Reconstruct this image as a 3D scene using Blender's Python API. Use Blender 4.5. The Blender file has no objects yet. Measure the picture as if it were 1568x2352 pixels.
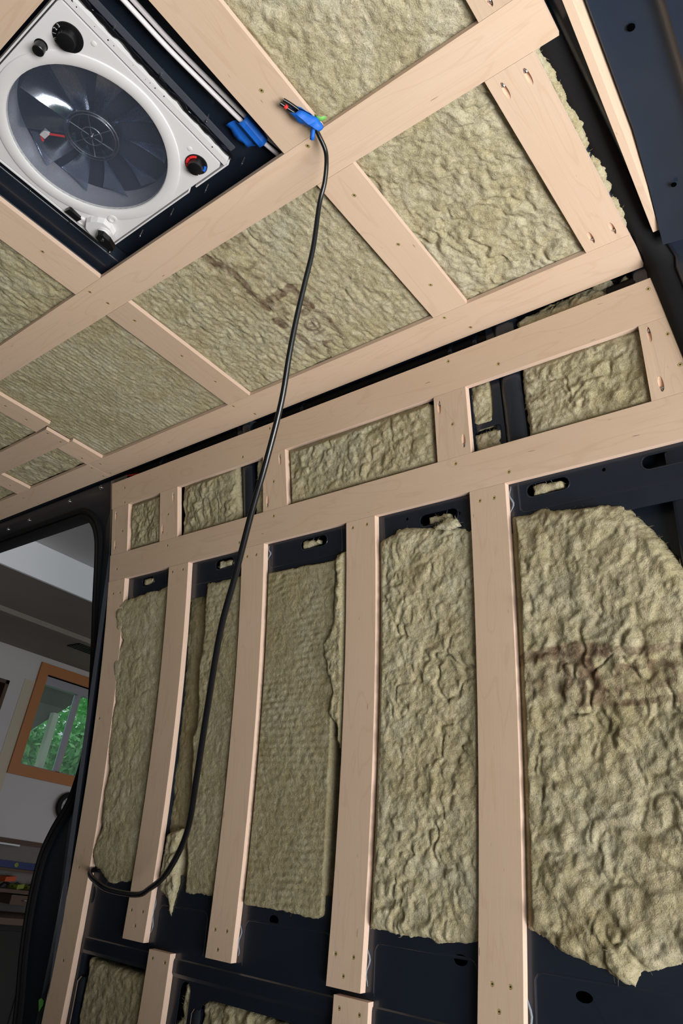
import bpy, bmesh, math, random
import numpy as np
from mathutils import Vector, Matrix
from mathutils.geometry import tessellate_polygon

# ------------------------------------------------------------------ scene, camera, light
scene = bpy.context.scene
COL = scene.collection
random.seed(7)
RNG = np.random.default_rng(7)
WTH = 0.018        # thickness of the wall battens
HC = 1.95          # underside of the ceiling battens above the van floor
EYE = 0.70         # eye height above the van floor

cam_data = bpy.data.cameras.new('camera')
cam = bpy.data.objects.new('camera', cam_data)
COL.objects.link(cam)
scene.camera = cam
cam_data.sensor_fit = 'VERTICAL'
cam_data.sensor_height = 36.0
cam_data.lens = 1682.47 / 2352 * 36.0
cam_data.clip_start = 0.02
RX = Vector((0.77871756, 0.61526829, 0.12265356))      # camera right
RD = Vector((-0.20454067, 0.43380405, -0.87748343))    # camera down
RF = Vector((-0.59309534, 0.65822411, 0.46365821))     # camera forward
m = Matrix.Identity(4)
for i in range(3):
    m[i][0] = RX[i]; m[i][1] = -RD[i]; m[i][2] = -RF[i]
m[2][3] = EYE
cam.matrix_world = m

world = bpy.data.worlds.new('overcast_sky')
scene.world = world
world.use_nodes = True
bg = world.node_tree.nodes['Background']
bg.inputs['Color'].default_value = (0.82, 0.90, 1.0, 1)
bg.inputs['Strength'].default_value = 0.85


def area_light(name, loc, target, sx, sy, power, col):
    d = bpy.data.lights.new(name, 'AREA')
    d.shape = 'RECTANGLE'; d.size = sx; d.size_y = sy; d.energy = power; d.color = col
    o = bpy.data.objects.new(name, d); COL.objects.link(o)
    o.location = loc
    o.rotation_euler = (Vector(target) - Vector(loc)).to_track_quat('-Z', 'Y').to_euler()
    return o


# daylight coming in over the driveway through the open garage door behind the van
area_light('driveway_daylight', (1.52, 0.42, -0.40), (0.50, 0.52, 1.2), 2.2, 1.9, 288, (1.0, 0.985, 0.97))
area_light('garage_door_daylight', (3.8, 4.3, 0.9), (-6.0, 4.0, 1.2), 3.6, 2.2, 60, (0.90, 0.93, 1.0))
scene.view_settings.view_transform = 'Standard'
scene.view_settings.look = 'None'
scene.view_settings.exposure = 0.0
scene.view_settings.gamma = 1.0
scene.view_settings.use_curve_mapping = False
scene.cycles.use_denoising = True
scene.cycles.max_bounces = 8
scene.cycles.transparent_max_bounces = 16


# ------------------------------------------------------------------ materials
def new_mat(name):
    mt = bpy.data.materials.new(name); mt.use_nodes = True
    nt = mt.node_tree
    return mt, nt, nt.nodes['Principled BSDF']


def nd(nt, kind, **kw):
    n = nt.nodes.new(kind)
    for k, v in kw.items():
        if k in ('operation', 'blend_type', 'data_type', 'wave_type', 'bands_direction', 'attribute_name', 'noise_dimensions', 'feature', 'interpolation', 'distance'):
            setattr(n, k, v)
        else:
            n.inputs[k].default_value = v
    return n


def plain(name, col, rough=0.5, metal=0.0, coat=0.0, spec=0.5):
    mt, nt, b = new_mat(name)
    b.inputs['Base Color'].default_value = (*col, 1)
    b.inputs['Roughness'].default_value = rough
    b.inputs['Metallic'].default_value = metal
    b.inputs['Coat Weight'].default_value = coat
    b.inputs['Specular IOR Level'].default_value = spec
    return mt


def ramp(nt, fac, stops):
    r = nt.nodes.new('ShaderNodeValToRGB')
    e = r.color_ramp.elements
    while len(e) < len(stops):
        e.new(0.5)
    for k, (p, c) in enumerate(stops):
        e[k].position = p; e[k].color = (*c, 1)
    nt.links.new(fac, r.inputs['Fac'])
    return r.outputs['Color']


def mix(nt, fac, a, b, blend='MIX'):
    n = nt.nodes.new('ShaderNodeMix'); n.data_type = 'RGBA'; n.blend_type = blend
    for sock, v in ((n.inputs[0], fac), (n.inputs[6], a), (n.inputs[7], b)):
        if hasattr(v, 'links'):
            nt.links.new(v, sock)
        elif isinstance(v, (int, float)):
            sock.default_value = v
        else:
            sock.default_value = (*v, 1)
    return n.outputs[2]


def wood_material(name, base, dark, pale):
    mt, nt, b = new_mat(name)
    L = nt.links.new
    uv = nt.nodes.new('ShaderNodeUVMap')
    info = nt.nodes.new('ShaderNodeObjectInfo')
    off = nd(nt, 'ShaderNodeMath', operation='MULTIPLY'); off.inputs[1].default_value = 37.0
    L(info.outputs['Random'], off.inputs[0])
    cmb = nt.nodes.new('ShaderNodeCombineXYZ')
    L(off.outputs[0], cmb.inputs['X']); L(off.outputs[0], cmb.inputs['Y'])
    add = nd(nt, 'ShaderNodeVectorMath', operation='ADD')
    L(uv.outputs['UV'], add.inputs[0]); L(cmb.outputs[0], add.inputs[1])
    s1 = nd(nt, 'ShaderNodeVectorMath', operation='MULTIPLY'); s1.inputs[1].default_value = (2.2, 16.0, 1)
    L(add.outputs[0], s1.inputs[0])
    n1 = nd(nt, 'ShaderNodeTexNoise', Scale=1.0, Detail=2.0, Roughness=0.4, Distortion=0.6)
    L(s1.outputs[0], n1.inputs['Vector'])
    # growth-ring contour lines of rotary cut veneer
    mul = nd(nt, 'ShaderNodeMath', operation='MULTIPLY'); mul.inputs[1].default_value = 42.0
    L(n1.outputs['Fac'], mul.inputs[0])
    sn = nd(nt, 'ShaderNodeMath', operation='SINE'); L(mul.outputs[0], sn.inputs[0])
    rings = ramp(nt, sn.outputs[0], [(0.0, (0, 0, 0)), (0.86, (0.0, 0.0, 0.0)), (1.0, (1, 1, 1))])
    s2 = nd(nt, 'ShaderNodeVectorMath', operation='MULTIPLY'); s2.inputs[1].default_value = (9.0, 420.0, 1)
    L(add.outputs[0], s2.inputs[0])
    n2 = nd(nt, 'ShaderNodeTexNoise', Scale=1.0, Detail=3.0, Roughness=0.6)
    L(s2.outputs[0], n2.inputs['Vector'])
    s3 = nd(nt, 'ShaderNodeVectorMath', operation='MULTIPLY'); s3.inputs[1].default_value = (3.0, 9.0, 1)
    L(add.outputs[0], s3.inputs[0])
    n3 = nd(nt, 'ShaderNodeTexNoise', Scale=1.0, Detail=2.0)
    L(s3.outputs[0], n3.inputs['Vector'])
    c1 = mix(nt, n3.outputs['Fac'], base, pale)
    tone = nd(nt, 'ShaderNodeMapRange'); tone.inputs['To Min'].default_value = 0.86; tone.inputs['To Max'].default_value = 1.06
    L(info.outputs['Random'], tone.inputs['Value'])
    f2 = ramp(nt, n2.outputs['Fac'], [(0.35, (0, 0, 0)), (0.7, (1, 1, 1))])
    m2 = nd(nt, 'ShaderNodeMath', operation='MULTIPLY'); m2.inputs[1].default_value = 0.14
    L(f2, m2.inputs[0])
    c2 = mix(nt, m2.outputs[0], c1, dark)
    m3 = nd(nt, 'ShaderNodeMath', operation='MULTIPLY'); m3.inputs[1].default_value = 0.17
    L(rings, m3.inputs[0])
    c3 = mix(nt, m3.outputs[0], c2, dark)
    s4 = nd(nt, 'ShaderNodeVectorMath', operation='MULTIPLY'); s4.inputs[1].default_value = (22.0, 190.0, 1)
    L(add.outputs[0], s4.inputs[0])
    n4 = nd(nt, 'ShaderNodeTexNoise', Scale=1.0, Detail=1.0); L(s4.outputs[0], n4.inputs['Vector'])
    c3 = mix(nt, ramp(nt, n4.outputs['Fac'], [(0.765, (0, 0, 0)), (0.80, (0.75, 0.75, 0.75))]), c3, (0.16, 0.08, 0.045))
    c4 = nd(nt, 'ShaderNodeVectorMath', operation='SCALE')
    L(c3, c4.inputs[0]); L(tone.outputs[0], c4.inputs['Scale'])
    L(c4.outputs[0], b.inputs['Base Color'])
    b.inputs['Roughness'].default_value = 0.55
    b.inputs['Specular IOR Level'].default_value = 0.25
    bp = nd(nt, 'ShaderNodeBump', Strength=0.12, Distance=0.001)
    L(n2.outputs['Fac'], bp.inputs['Height']); L(bp.outputs[0], b.inputs['Normal'])
    return mt


def edge_material(name, a, bcol):
    mt, nt, b = new_mat(name)
    L = nt.links.new
    uv = nt.nodes.new('ShaderNodeUVMap')
    sep = nt.nodes.new('ShaderNodeSeparateXYZ'); L(uv.outputs['UV'], sep.inputs[0])
    mul = nd(nt, 'ShaderNodeMath', operation='MULTIPLY'); mul.inputs[1].default_value = 2 * math.pi / 0.0034
    L(sep.outputs['Y'], mul.inputs[0])
    sn = nd(nt, 'ShaderNodeMath', operation='SINE'); L(mul.outputs[0], sn.inputs[0])
    s2 = nd(nt, 'ShaderNodeVectorMath', operation='MULTIPLY'); s2.inputs[1].default_value = (60.0, 300.0, 1)
    L(uv.outputs['UV'], s2.inputs[0])
    n2 = nd(nt, 'ShaderNodeTexNoise', Scale=1.0, Detail=4.0); L(s2.outputs[0], n2.inputs['Vector'])
    c = mix(nt, ramp(nt, sn.outputs[0], [(0.45, (0, 0, 0)), (0.6, (1, 1, 1))]), a, bcol)
    c = mix(nt, n2.outputs['Fac'], c, (a[0] * 0.7, a[1] * 0.62, a[2] * 0.55), 'MIX')
    mixn = c.node; 
    f = nd(nt, 'ShaderNodeMath', operation='MULTIPLY'); f.inputs[1].default_value = 0.45
    L(n2.outputs['Fac'], f.inputs[0]); L(f.outputs[0], mixn.inputs[0])
    L(c, b.inputs['Base Color'])
    b.inputs['Roughness'].default_value = 0.75
    b.inputs['Specular IOR Level'].default_value = 0.15
    return mt


def insulation_material():
    mt, nt, b = new_mat('mineral_wool')
    L = nt.links.new
    geo = nt.nodes.new('ShaderNodeTexCoord')
    pos = geo.outputs['Object']
    big = nd(nt, 'ShaderNodeTexNoise', Scale=6.0, Detail=3.0, Roughness=0.6, Distortion=0.6); L(pos, big.inputs['Vector'])
    med = nd(nt, 'ShaderNodeTexNoise', Scale=42.0, Detail=4.0, Roughness=0.65, Distortion=0.8); L(pos, med.inputs['Vector'])
    fine = nd(nt, 'ShaderNodeTexNoise', Scale=210.0, Detail=3.0, Roughness=0.65, Distortion=1.0); L(pos, fine.inputs['Vector'])
    # matted fibres: two families of stretched, curled noise
    warp = nd(nt, 'ShaderNodeVectorMath', operation='SCALE'); warp.inputs['Scale'].default_value = 0.05
    wn = nd(nt, 'ShaderNodeTexNoise', Scale=22.0, Detail=2.0); L(pos, wn.inputs['Vector']); L(wn.outputs['Color'], warp.inputs[0])
    wp = nd(nt, 'ShaderNodeVectorMath', operation='ADD'); L(pos, wp.inputs[0]); L(warp.outputs[0], wp.inputs[1])
    fibs = []
    for sc, rot in (((760, 200, 400), (0.2, 0.5, 0.6)), ((220, 700, 430), (0.5, -0.6, 0.3))):
        mp = nt.nodes.new('ShaderNodeMapping'); mp.inputs['Scale'].default_value = sc; mp.inputs['Rotation'].default_value = rot
        L(wp.outputs[0], mp.inputs['Vector'])
        f = nd(nt, 'ShaderNodeTexNoise', Scale=1.0, Detail=2.0, Roughness=0.6, Distortion=0.5); L(mp.outputs[0], f.inputs['Vector'])
        fibs.append(f.outputs['Fac'])
    fb = nd(nt, 'ShaderNodeMath', operation='MAXIMUM'); L(fibs[0], fb.inputs[0]); L(fibs[1], fb.inputs[1])
    c = ramp(nt, big.outputs['Fac'], [(0.32, (0.375, 0.322, 0.185)), (0.50, (0.425, 0.378, 0.24)), (0.68, (0.465, 0.428, 0.31))])
    c = mix(nt, ramp(nt, med.outputs['Fac'], [(0.38, (0.45, 0.45, 0.45)), (0.52, (0.0, 0.0, 0.0))]), c, (0.31, 0.262, 0.135))
    c = mix(nt, ramp(nt, med.outputs['Fac'], [(0.50, (0.0, 0.0, 0.0)), (0.72, (0.6, 0.6, 0.6))]), c, (0.54, 0.50, 0.375))
    c = mix(nt, ramp(nt, fine.outputs['Fac'], [(0.34, (0.50, 0.50, 0.50)), (0.50, (0.0, 0.0, 0.0))]), c, (0.215, 0.175, 0.09))
    c = mix(nt, ramp(nt, fb.outputs[0], [(0.54, (0.0, 0.0, 0.0)), (0.74, (0.62, 0.62, 0.62))]), c, (0.64, 0.595, 0.445))
    den = nt.nodes.new('ShaderNodeAttribute'); den.attribute_name = 'brown_shade'    # browner wool of some batts, plus raking-light shade put into their colour
    c = mix(nt, den.outputs['Fac'], c, (0.15, 0.118, 0.045))
    ink = nt.nodes.new('ShaderNodeAttribute'); ink.attribute_name = 'ink'
    brk = ramp(nt, med.outputs['Fac'], [(0.30, (1, 1, 1)), (0.66, (0.55, 0.55, 0.55))])
    k = nd(nt, 'ShaderNodeMath', operation='MULTIPLY'); L(ink.outputs['Fac'], k.inputs[0]); L(brk, k.inputs[1])
    c = mix(nt, k.outputs[0], c, (0.125, 0.075, 0.05))
    L(c, b.inputs['Base Color'])
    b.inputs['Roughness'].default_value = 0.95
    b.inputs['Specular IOR Level'].default_value = 0.05
    def scaled(sock, k):
        n = nd(nt, 'ShaderNodeMath', operation='MULTIPLY'); n.inputs[1].default_value = k; L(sock, n.inputs[0]); return n.outputs[0]
    def added(x, y):
        n = nd(nt, 'ShaderNodeMath', operation='ADD'); L(x, n.inputs[0]); L(y, n.inputs[1]); return n.outputs[0]
    hgt = added(added(scaled(med.outputs['Fac'], 1.1), scaled(fine.outputs['Fac'], 0.55)), scaled(fb.outputs[0], 0.40))
    bp = nd(nt, 'ShaderNodeBump', Strength=0.85, Distance=0.0042)
    L(hgt, bp.inputs['Height']); L(bp.outputs[0], b.inputs['Normal'])
    return mt


def paint_material(name, col, rough, coat=0.5):
    mt, nt, b = new_mat(name)
    L = nt.links.new
    geo = nt.nodes.new('ShaderNodeTexCoord')
    n = nd(nt, 'ShaderNodeTexNoise', Scale=14.0, Detail=5.0, Roughness=0.65); L(geo.outputs['Object'], n.inputs['Vector'])
    c = mix(nt, n.outputs['Fac'], col, tuple(x * 1.25 for x in col))
    L(c, b.inputs['Base Color'])
    r = nd(nt, 'ShaderNodeMapRange'); r.inputs['To Min'].default_value = rough * 0.75; r.inputs['To Max'].default_value = rough * 1.3
    L(n.outputs['Fac'], r.inputs['Value']); L(r.outputs[0], b.inputs['Roughness'])
    b.inputs['Coat Weight'].default_value = coat
    b.inputs['Coat Roughness'].default_value = 0.12
    return mt


def wall_material(name, a, c2, rough=0.9):
    mt, nt, b = new_mat(name)
    L = nt.links.new
    geo = nt.nodes.new('ShaderNodeTexCoord')
    n = nd(nt, 'ShaderNodeTexNoise', Scale=2.2, Detail=6.0, Roughness=0.6); L(geo.outputs['Object'], n.inputs['Vector'])
    L(mix(nt, n.outputs['Fac'], a, c2), b.inputs['Base Color'])
    b.inputs['Roughness'].default_value = rough
    n2 = nd(nt, 'ShaderNodeTexNoise', Scale=120.0, Detail=3.0); L(geo.outputs['Object'], n2.inputs['Vector'])
    bp = nd(nt, 'ShaderNodeBump', Strength=0.15, Distance=0.002); L(n2.outputs['Fac'], bp.inputs['Height']); L(bp.outputs[0], b.inputs['Normal'])
    return mt


def clear_plastic(name, tint, clear=0.8, rough=0.06):
    mt = bpy.data.materials.new(name); mt.use_nodes = True
    nt = mt.node_tree; nt.nodes.clear(); L = nt.links.new
    out = nt.nodes.new('ShaderNodeOutputMaterial')
    tr = nd(nt, 'ShaderNodeBsdfTransparent'); tr.inputs['Color'].default_value = (*tint, 1)
    gl = nd(nt, 'ShaderNodeBsdfGlossy', Roughness=rough); gl.inputs['Color'].default_value = (0.85, 0.9, 1.0, 1)
    lw = nt.nodes.new('ShaderNodeLayerWeight'); lw.inputs['Blend'].default_value = 0.35
    mr = nd(nt, 'ShaderNodeMapRange'); mr.inputs['To Min'].default_value = 1 - clear; mr.inputs['To Max'].default_value = 0.75
    L(lw.outputs['Fresnel'], mr.inputs['Value'])
    ms = nt.nodes.new('ShaderNodeMixShader')
    L(mr.outputs[0], ms.inputs[0]); L(tr.outputs[0], ms.inputs[1]); L(gl.outputs[0], ms.inputs[2])
    L(ms.outputs[0], out.inputs['Surface'])
    return mt


def screen_material():
    mt = bpy.data.materials.new('insect_screen'); mt.use_nodes = True
    nt = mt.node_tree; b = nt.nodes['Principled BSDF']; L = nt.links.new
    geo = nt.nodes.new('ShaderNodeTexCoord')
    sep = nt.nodes.new('ShaderNodeSeparateXYZ'); L(geo.outputs['Object'], sep.inputs[0])
    fs = []
    for ax in 'XY':
        f = nd(nt, 'ShaderNodeMath', operation='MULTIPLY'); f.inputs[1].default_value = 1 / 0.0018; L(sep.outputs[ax], f.inputs[0])
        g = nd(nt, 'ShaderNodeMath', operation='FRACT'); L(f.outputs[0], g.inputs[0])
        h = nd(nt, 'ShaderNodeMath', operation='LESS_THAN'); h.inputs[1].default_value = 0.14; L(g.outputs[0], h.inputs[0])
        fs.append(h)
    mx = nd(nt, 'ShaderNodeMath', operation='MAXIMUM'); L(fs[0].outputs[0], mx.inputs[0]); L(fs[1].outputs[0], mx.inputs[1])
    L(mx.outputs[0], b.inputs['Alpha'])
    b.inputs['Base Color'].default_value = (0.10, 0.12, 0.17, 1)
    b.inputs['Roughness'].default_value = 0.6
    return mt


def leaf_material(name, a, c2):
    mt, nt, b = new_mat(name); L = nt.links.new
    info = nt.nodes.new('ShaderNodeNewGeometry')
    L(mix(nt, info.outputs['Random Per Island'], a, c2), b.inputs['Base Color'])
    b.inputs['Roughness'].default_value = 0.45
    b.inputs['Transmission Weight'].default_value = 0.0
    return mt


M = {
    'ply': wood_material('birch_plywood', (0.635, 0.460, 0.325), (0.46, 0.295, 0.185), (0.69, 0.525, 0.395)),
    'edge': edge_material('plywood_edge', (0.78, 0.60, 0.49), (0.55, 0.38, 0.29)),
    'raw': plain('raw_cut_wood', (0.66, 0.42, 0.29), 0.8),
    'wool': insulation_material(),
    'navy': paint_material('navy_body_paint', (0.0085, 0.0125, 0.021), 0.34, 0.35),
    'navyg': plain('glossy_navy_paint', (0.009, 0.013, 0.022), 0.10, 0, 0.8),
    'header': paint_material('lit_body_paint', (0.0155, 0.0235, 0.040), 0.34, 0.35),  # body paint made lighter and bluer for the lit, sky-reflecting header
    'black': plain('black_rubber', (0.006, 0.006, 0.007), 0.75, 0, 0, 0.25),
    'blackp': plain('black_plastic', (0.006, 0.006, 0.007), 0.32),
    'gloss': plain('glossy_black_sealant', (0.004, 0.004, 0.005), 0.12, 0, 0.6),
    'cable': plain('black_cable_jacket', (0.006, 0.006, 0.007), 0.26),
    'white': plain('white_plastic', (0.66, 0.65, 0.655), 0.42),
    'whitec': plain('white_cable_jacket', (0.72, 0.68, 0.69), 0.4),
    'brass': plain('brass_screw', (0.66, 0.54, 0.25), 0.4, 0.55),
    'brassd': plain('brass_recess_shade', (0.10, 0.075, 0.03), 0.6, 0.6),  # darker brass, the shade inside the recess put into the colour
    'steel': plain('steel', (0.55, 0.56, 0.58), 0.25, 1.0),
    'tape': plain('blue_painters_tape', (0.008, 0.13, 0.58), 0.55),
    'green': plain('green_tape', (0.16, 0.47, 0.10), 0.6),
    'redm': plain('red_mark', (0.72, 0.03, 0.03), 0.5),
    'bluem': plain('blue_mark', (0.02, 0.14, 0.62), 0.5),
    'clear': clear_plastic('clear_plastic', (0.86, 0.90, 0.96), 0.90, 0.16),
    'haze': clear_plastic('hazy_plastic', (0.42, 0.45, 0.52), 0.60, 0.35),
    'smoke': plain('smoked_lid', (0.012, 0.017, 0.034), 0.7),
    'screen': screen_material(),
    'wellp': plain('grey_plastic_well', (0.24, 0.25, 0.30), 0.35),
    'flange': plain('dark_grey_gasket', (0.055, 0.06, 0.075), 0.5),
    'glue': plain('construction_adhesive', (0.22, 0.25, 0.30), 0.4),
    'gwall': wall_material('painted_drywall', (0.50, 0.46, 0.47), (0.58, 0.54, 0.54)),
    'gband': wall_material('white_painted_beam', (0.86, 0.86, 0.92), (0.9, 0.9, 0.94)),
    'gceil': wall_material('garage_ceiling_paint', (0.50, 0.48, 0.50), (0.56, 0.54, 0.55)),
    'gdark': wall_material('dark_soffit', (0.20, 0.17, 0.15), (0.27, 0.24, 0.21)),  # darker and browner than the garage ceiling
    'gshade': wall_material('shaded_wall_panel', (0.13, 0.115, 0.105), (0.18, 0.16, 0.15)),  # deep shade below the white panel, put into the wall colour
    'gtape': wall_material('tan_drywall_joint', (0.50, 0.42, 0.33), (0.56, 0.48, 0.38)),
    'cedar': plain('orange_fir_casing', (0.42, 0.155, 0.045), 0.5),
    'alu': plain('grey_window_frame', (0.34, 0.32, 0.36), 0.4, 0.2),
    'glass': clear_plastic('window_glass', (0.93, 0.97, 0.95), 0.96, 0.02),
    'dark': plain('dark_void', (0.012, 0.011, 0.010), 0.9),
    'hole': plain('hole_shadow', (0.001, 0.001, 0.001), 1.0, 0, 0, 0.0),
    'bench': plain('brown_workbench_wood', (0.085, 0.045, 0.028), 0.7),
    'concrete': wall_material('concrete_floor', (0.36, 0.35, 0.33), (0.44, 0.43, 0.41)),
    'floor': wall_material('van_floor_panel', (0.06, 0.06, 0.065), (0.09, 0.09, 0.09)),
    'inner': wall_material('driver_side_lining', (0.13, 0.12, 0.09), (0.2, 0.18, 0.13)),
    'leaf': leaf_material('green_leaf', (0.06, 0.38, 0.10), (0.36, 0.80, 0.30)),
    'bark': plain('bark', (0.12, 0.09, 0.06), 0.9),
    'shed': plain('weathered_shed_roof', (0.10, 0.10, 0.08), 0.85),
    'post': plain('pale_porch_post', (0.50, 0.52, 0.44), 0.7),
    'orange': plain('shaded_orange_plastic', (0.42, 0.06, 0.006), 0.5),  # orange darkened for the deep shade over the garage shelf
    'lime': plain('shaded_lime_plastic', (0.17, 0.21, 0.02), 0.5),  # lime dulled, the shelf's shade put into its colour
    'levelb': plain('shaded_blue_level', (0.006, 0.018, 0.10), 0.35, 0.2),  # blue darkened, shade below the wall panel put into it
}


# ------------------------------------------------------------------ object helpers
def link(name, me, mat=None, parent=None, smooth=False):
    o = bpy.data.objects.new(name, me); COL.objects.link(o)
    if mat is not None:
        for x in (mat if isinstance(mat, (list, tuple)) else [mat]):
            me.materials.append(x)
    if parent is not None:
        o.parent = parent
    if smooth:
        me.polygons.foreach_set('use_smooth', np.ones(len(me.polygons), bool))
    return o


def pymesh(name, vs, fs, mat=None, parent=None, smooth=False):
    me = bpy.data.meshes.new(name)
    me.from_pydata([tuple(v) for v in vs], [], [tuple(f) for f in fs])
    me.validate(); me.update()
    return link(name, me, mat, parent, smooth)


def tag(o, label=None, cat=None, group=None, kind=None):
    if label: o['label'] = label
    if cat: o['category'] = cat
    if group: o['group'] = group
    if kind: o['kind'] = kind
    return o


def empty(name, loc):
    o = bpy.data.objects.new(name, None); COL.objects.link(o); o.location = loc
    o.empty_display_size = 0.02
    return o


def child_of(o, parent):
    """parent while keeping the world-space vertices where they are (parents carry translation only)"""
    o.parent = parent
    o.matrix_parent_inverse = Matrix.Translation(parent.location).inverted()
    return o


class MB:
    def __init__(self): self.v = []; self.f = []; self.mi = []

    def add(self, vs, fs, mi=0):
        b = len(self.v); self.v += [tuple(x) for x in vs]
        self.f += [tuple(i + b for i in f) for f in fs]; self.mi += [mi] * len(fs)
        return self

    def box(self, x0, x1, y0, y1, z0, z1, mi=0):
        vs = [(x, y, z) for z in (z0, z1) for y in (y0, y1) for x in (x0, x1)]
        return self.add(vs, [(0, 2, 3, 1), (4, 5, 7, 6), (0, 1, 5, 4), (2, 6, 7, 3), (0, 4, 6, 2), (1, 3, 7, 5)], mi)

    def obox(self, c, ax, ay, az, mi=0):
        c, ax, ay, az = map(Vector, (c, ax, ay, az))
        vs = [c + ax * i + ay * j + az * k for k in (-1, 1) for j in (-1, 1) for i in (-1, 1)]
        return self.add(vs, [(0, 2, 3, 1), (4, 5, 7, 6), (0, 1, 5, 4), (2, 6, 7, 3), (0, 4, 6, 2), (1, 3, 7, 5)], mi)

    def lathe(self, c, axis, prof, n=24, mi=0, cap=True):
        """prof: list of (radius, height along axis)"""
        c = Vector(c); a = Vector(axis).normalized()
        e = a.orthogonal().normalized(); g = a.cross(e)
        vs = []
        for r, h in prof:
            for k in range(n):
                t = 2 * math.pi * k / n
                vs.append(c + a * h + (e * math.cos(t) + g * math.sin(t)) * r)
        fs = []
        for i in range(len(prof) - 1):
            for k in range(n):
                k2 = (k + 1) % n
                fs.append((i * n + k, i * n + k2, (i + 1) * n + k2, (i + 1) * n + k))
        if cap:
            fs.append(tuple(range(n))[::-1]); fs.append(tuple((len(prof) - 1) * n + k for k in range(n)))
        return self.add(vs, fs, mi)

    def tube(self, pts, rad, n=10, mi=0, flat=None):
        """sweep; rad float or list; flat = (ref direction, ratio) makes an oval section"""
        P = [Vector(p) for p in pts]; N = len(P)
        vs = []; prev = None
        for i in range(N):
            t = (P[min(i + 1, N - 1)] - P[max(i - 1, 0)]).normalized()
            ref = Vector(flat[0]) if flat else (prev if prev is not None else t.orthogonal())
            e = (ref - t * ref.dot(t))
            e = e.normalized() if e.length > 1e-6 else t.orthogonal().normalized()
            g = t.cross(e); prev = e
            r = rad[i] if isinstance(rad, (list, tuple)) else rad
            for k in range(n):
                a = 2 * math.pi * k / n
                q = flat[1] if flat else 1.0
                vs.append(P[i] + e * math.cos(a) * r * q + g * math.sin(a) * r)
        fs = []
        for i in range(N - 1):
            for k in range(n):
                k2 = (k + 1) % n
                fs.append((i * n + k, i * n + k2, (i + 1) * n + k2, (i + 1) * n + k))
        fs.append(tuple(range(n))[::-1]); fs.append(tuple((N - 1) * n + k for k in range(n)))
        return self.add(vs, fs, mi)

    def build(self, name, mat, parent=None, smooth=False):
        me = bpy.data.meshes.new(name)
        me.from_pydata(self.v, [], self.f); me.update()
        bm = bmesh.new(); bm.from_mesh(me); bmesh.ops.recalc_face_normals(bm, faces=bm.faces[:]); bm.to_mesh(me); bm.free()
        o = link(name, me, mat)
        me.polygons.foreach_set('material_index', np.array(self.mi, dtype=np.int32))
        if smooth:
            me.polygons.foreach_set('use_smooth', np.ones(len(me.polygons), bool))
            me.set_sharp_from_angle(angle=math.radians(40))
        if parent is not None:
            child_of(o, parent)
        return o


def bezier_path(pts, n=8):
    """Catmull-Rom through pts"""
    P = [Vector(p) for p in pts]; out = []
    for i in range(len(P) - 1):
        p0 = P[max(i - 1, 0)]; p1 = P[i]; p2 = P[i + 1]; p3 = P[min(i + 2, len(P) - 1)]
        for k in range(n):
            t = k / n
            out.append(0.5 * ((2 * p1) + (p2 - p0) * t + (2 * p0 - 5 * p1 + 4 * p2 - p3) * t * t + (3 * p1 - p0 - 3 * p2 + p3) * t ** 3))
    out.append(P[-1])
    return out


# ------------------------------------------------------------------ surfaces of the van
WC = (-0.01330241, -0.06297859, -0.11414678, 1.43510359)     # bowed side wall, y over height


def wall_y(z):
    q = z - EYE
    return ((WC[0] * q + WC[1]) * q + WC[2]) * q + WC[3]


def wall_dy(z):
    q = z - EYE
    return (3 * WC[0] * q + 2 * WC[1]) * q + WC[2]


def on_wall(x, z, h=0.0):
    """point h in front of (towards the room) the batten faces of the side wall"""
    d = wall_dy(z); s = np.sqrt(1 + d * d)
    return (x, wall_y(z) - h / s, z + h * d / s)


def on_ceiling(x, y, h=0.0):
    return (x, y, HC - h)


# ------------------------------------------------------------------ noise
def _hash(ix, iy, seed):
    n = (ix.astype(np.int64) * 374761393 + iy.astype(np.int64) * 668265263 + seed * 1442695041) & 0xFFFFFFFF
    n = ((n ^ (n >> 13)) * 1274126177) & 0xFFFFFFFF
    n = (n ^ (n >> 16)) & 0xFFFFFF
    return n / float(0xFFFFFF)


def noise(x, y, seed):
    ix = np.floor(x); iy = np.floor(y)
    fx = x - ix; fy = y - iy
    fx = fx * fx * fx * (fx * (fx * 6 - 15) + 10); fy = fy * fy * fy * (fy * (fy * 6 - 15) + 10)
    a = _hash(ix, iy, seed); b = _hash(ix + 1, iy, seed); c = _hash(ix, iy + 1, seed); d = _hash(ix + 1, iy + 1, seed)
    return (a + (b - a) * fx + (c - a) * fy + (a - b - c + d) * fx * fy) * 2 - 1


def fbm(x, y, seed, octs=4, gain=0.5):
    s = 0; a = 1.0; t = 0
    for k in range(octs):
        s = s + a * noise(x * 2 ** k + 17.3 * k, y * 2 ** k - 9.1 * k, seed + k); t += a; a *= gain
    return s / t


def seg_dist(u, v, a, b):
    ax, ay = a; bx, by = b
    dx, dy = bx - ax, by - ay
    t = np.clip(((u - ax) * dx + (v - ay) * dy) / (dx * dx + dy * dy + 1e-12), 0, 1)
    return np.hypot(u - ax - t * dx, v - ay - t * dy)


def poly_sd(u, v, poly):
    """signed distance, positive inside"""
    d = np.full(u.shape, 1e9); inside = np.zeros(u.shape, bool)
    n = len(poly)
    for i in range(n):
        a = poly[i]; b = poly[(i + 1) % n]
        d = np.minimum(d, seg_dist(u, v, a, b))
        c = ((a[1] > v) != (b[1] > v)) & (u < (b[0] - a[0]) * (v - a[1]) / (b[1] - a[1] + 1e-12) + a[0])
        inside ^= c
    return np.where(inside, d, -d)


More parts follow.
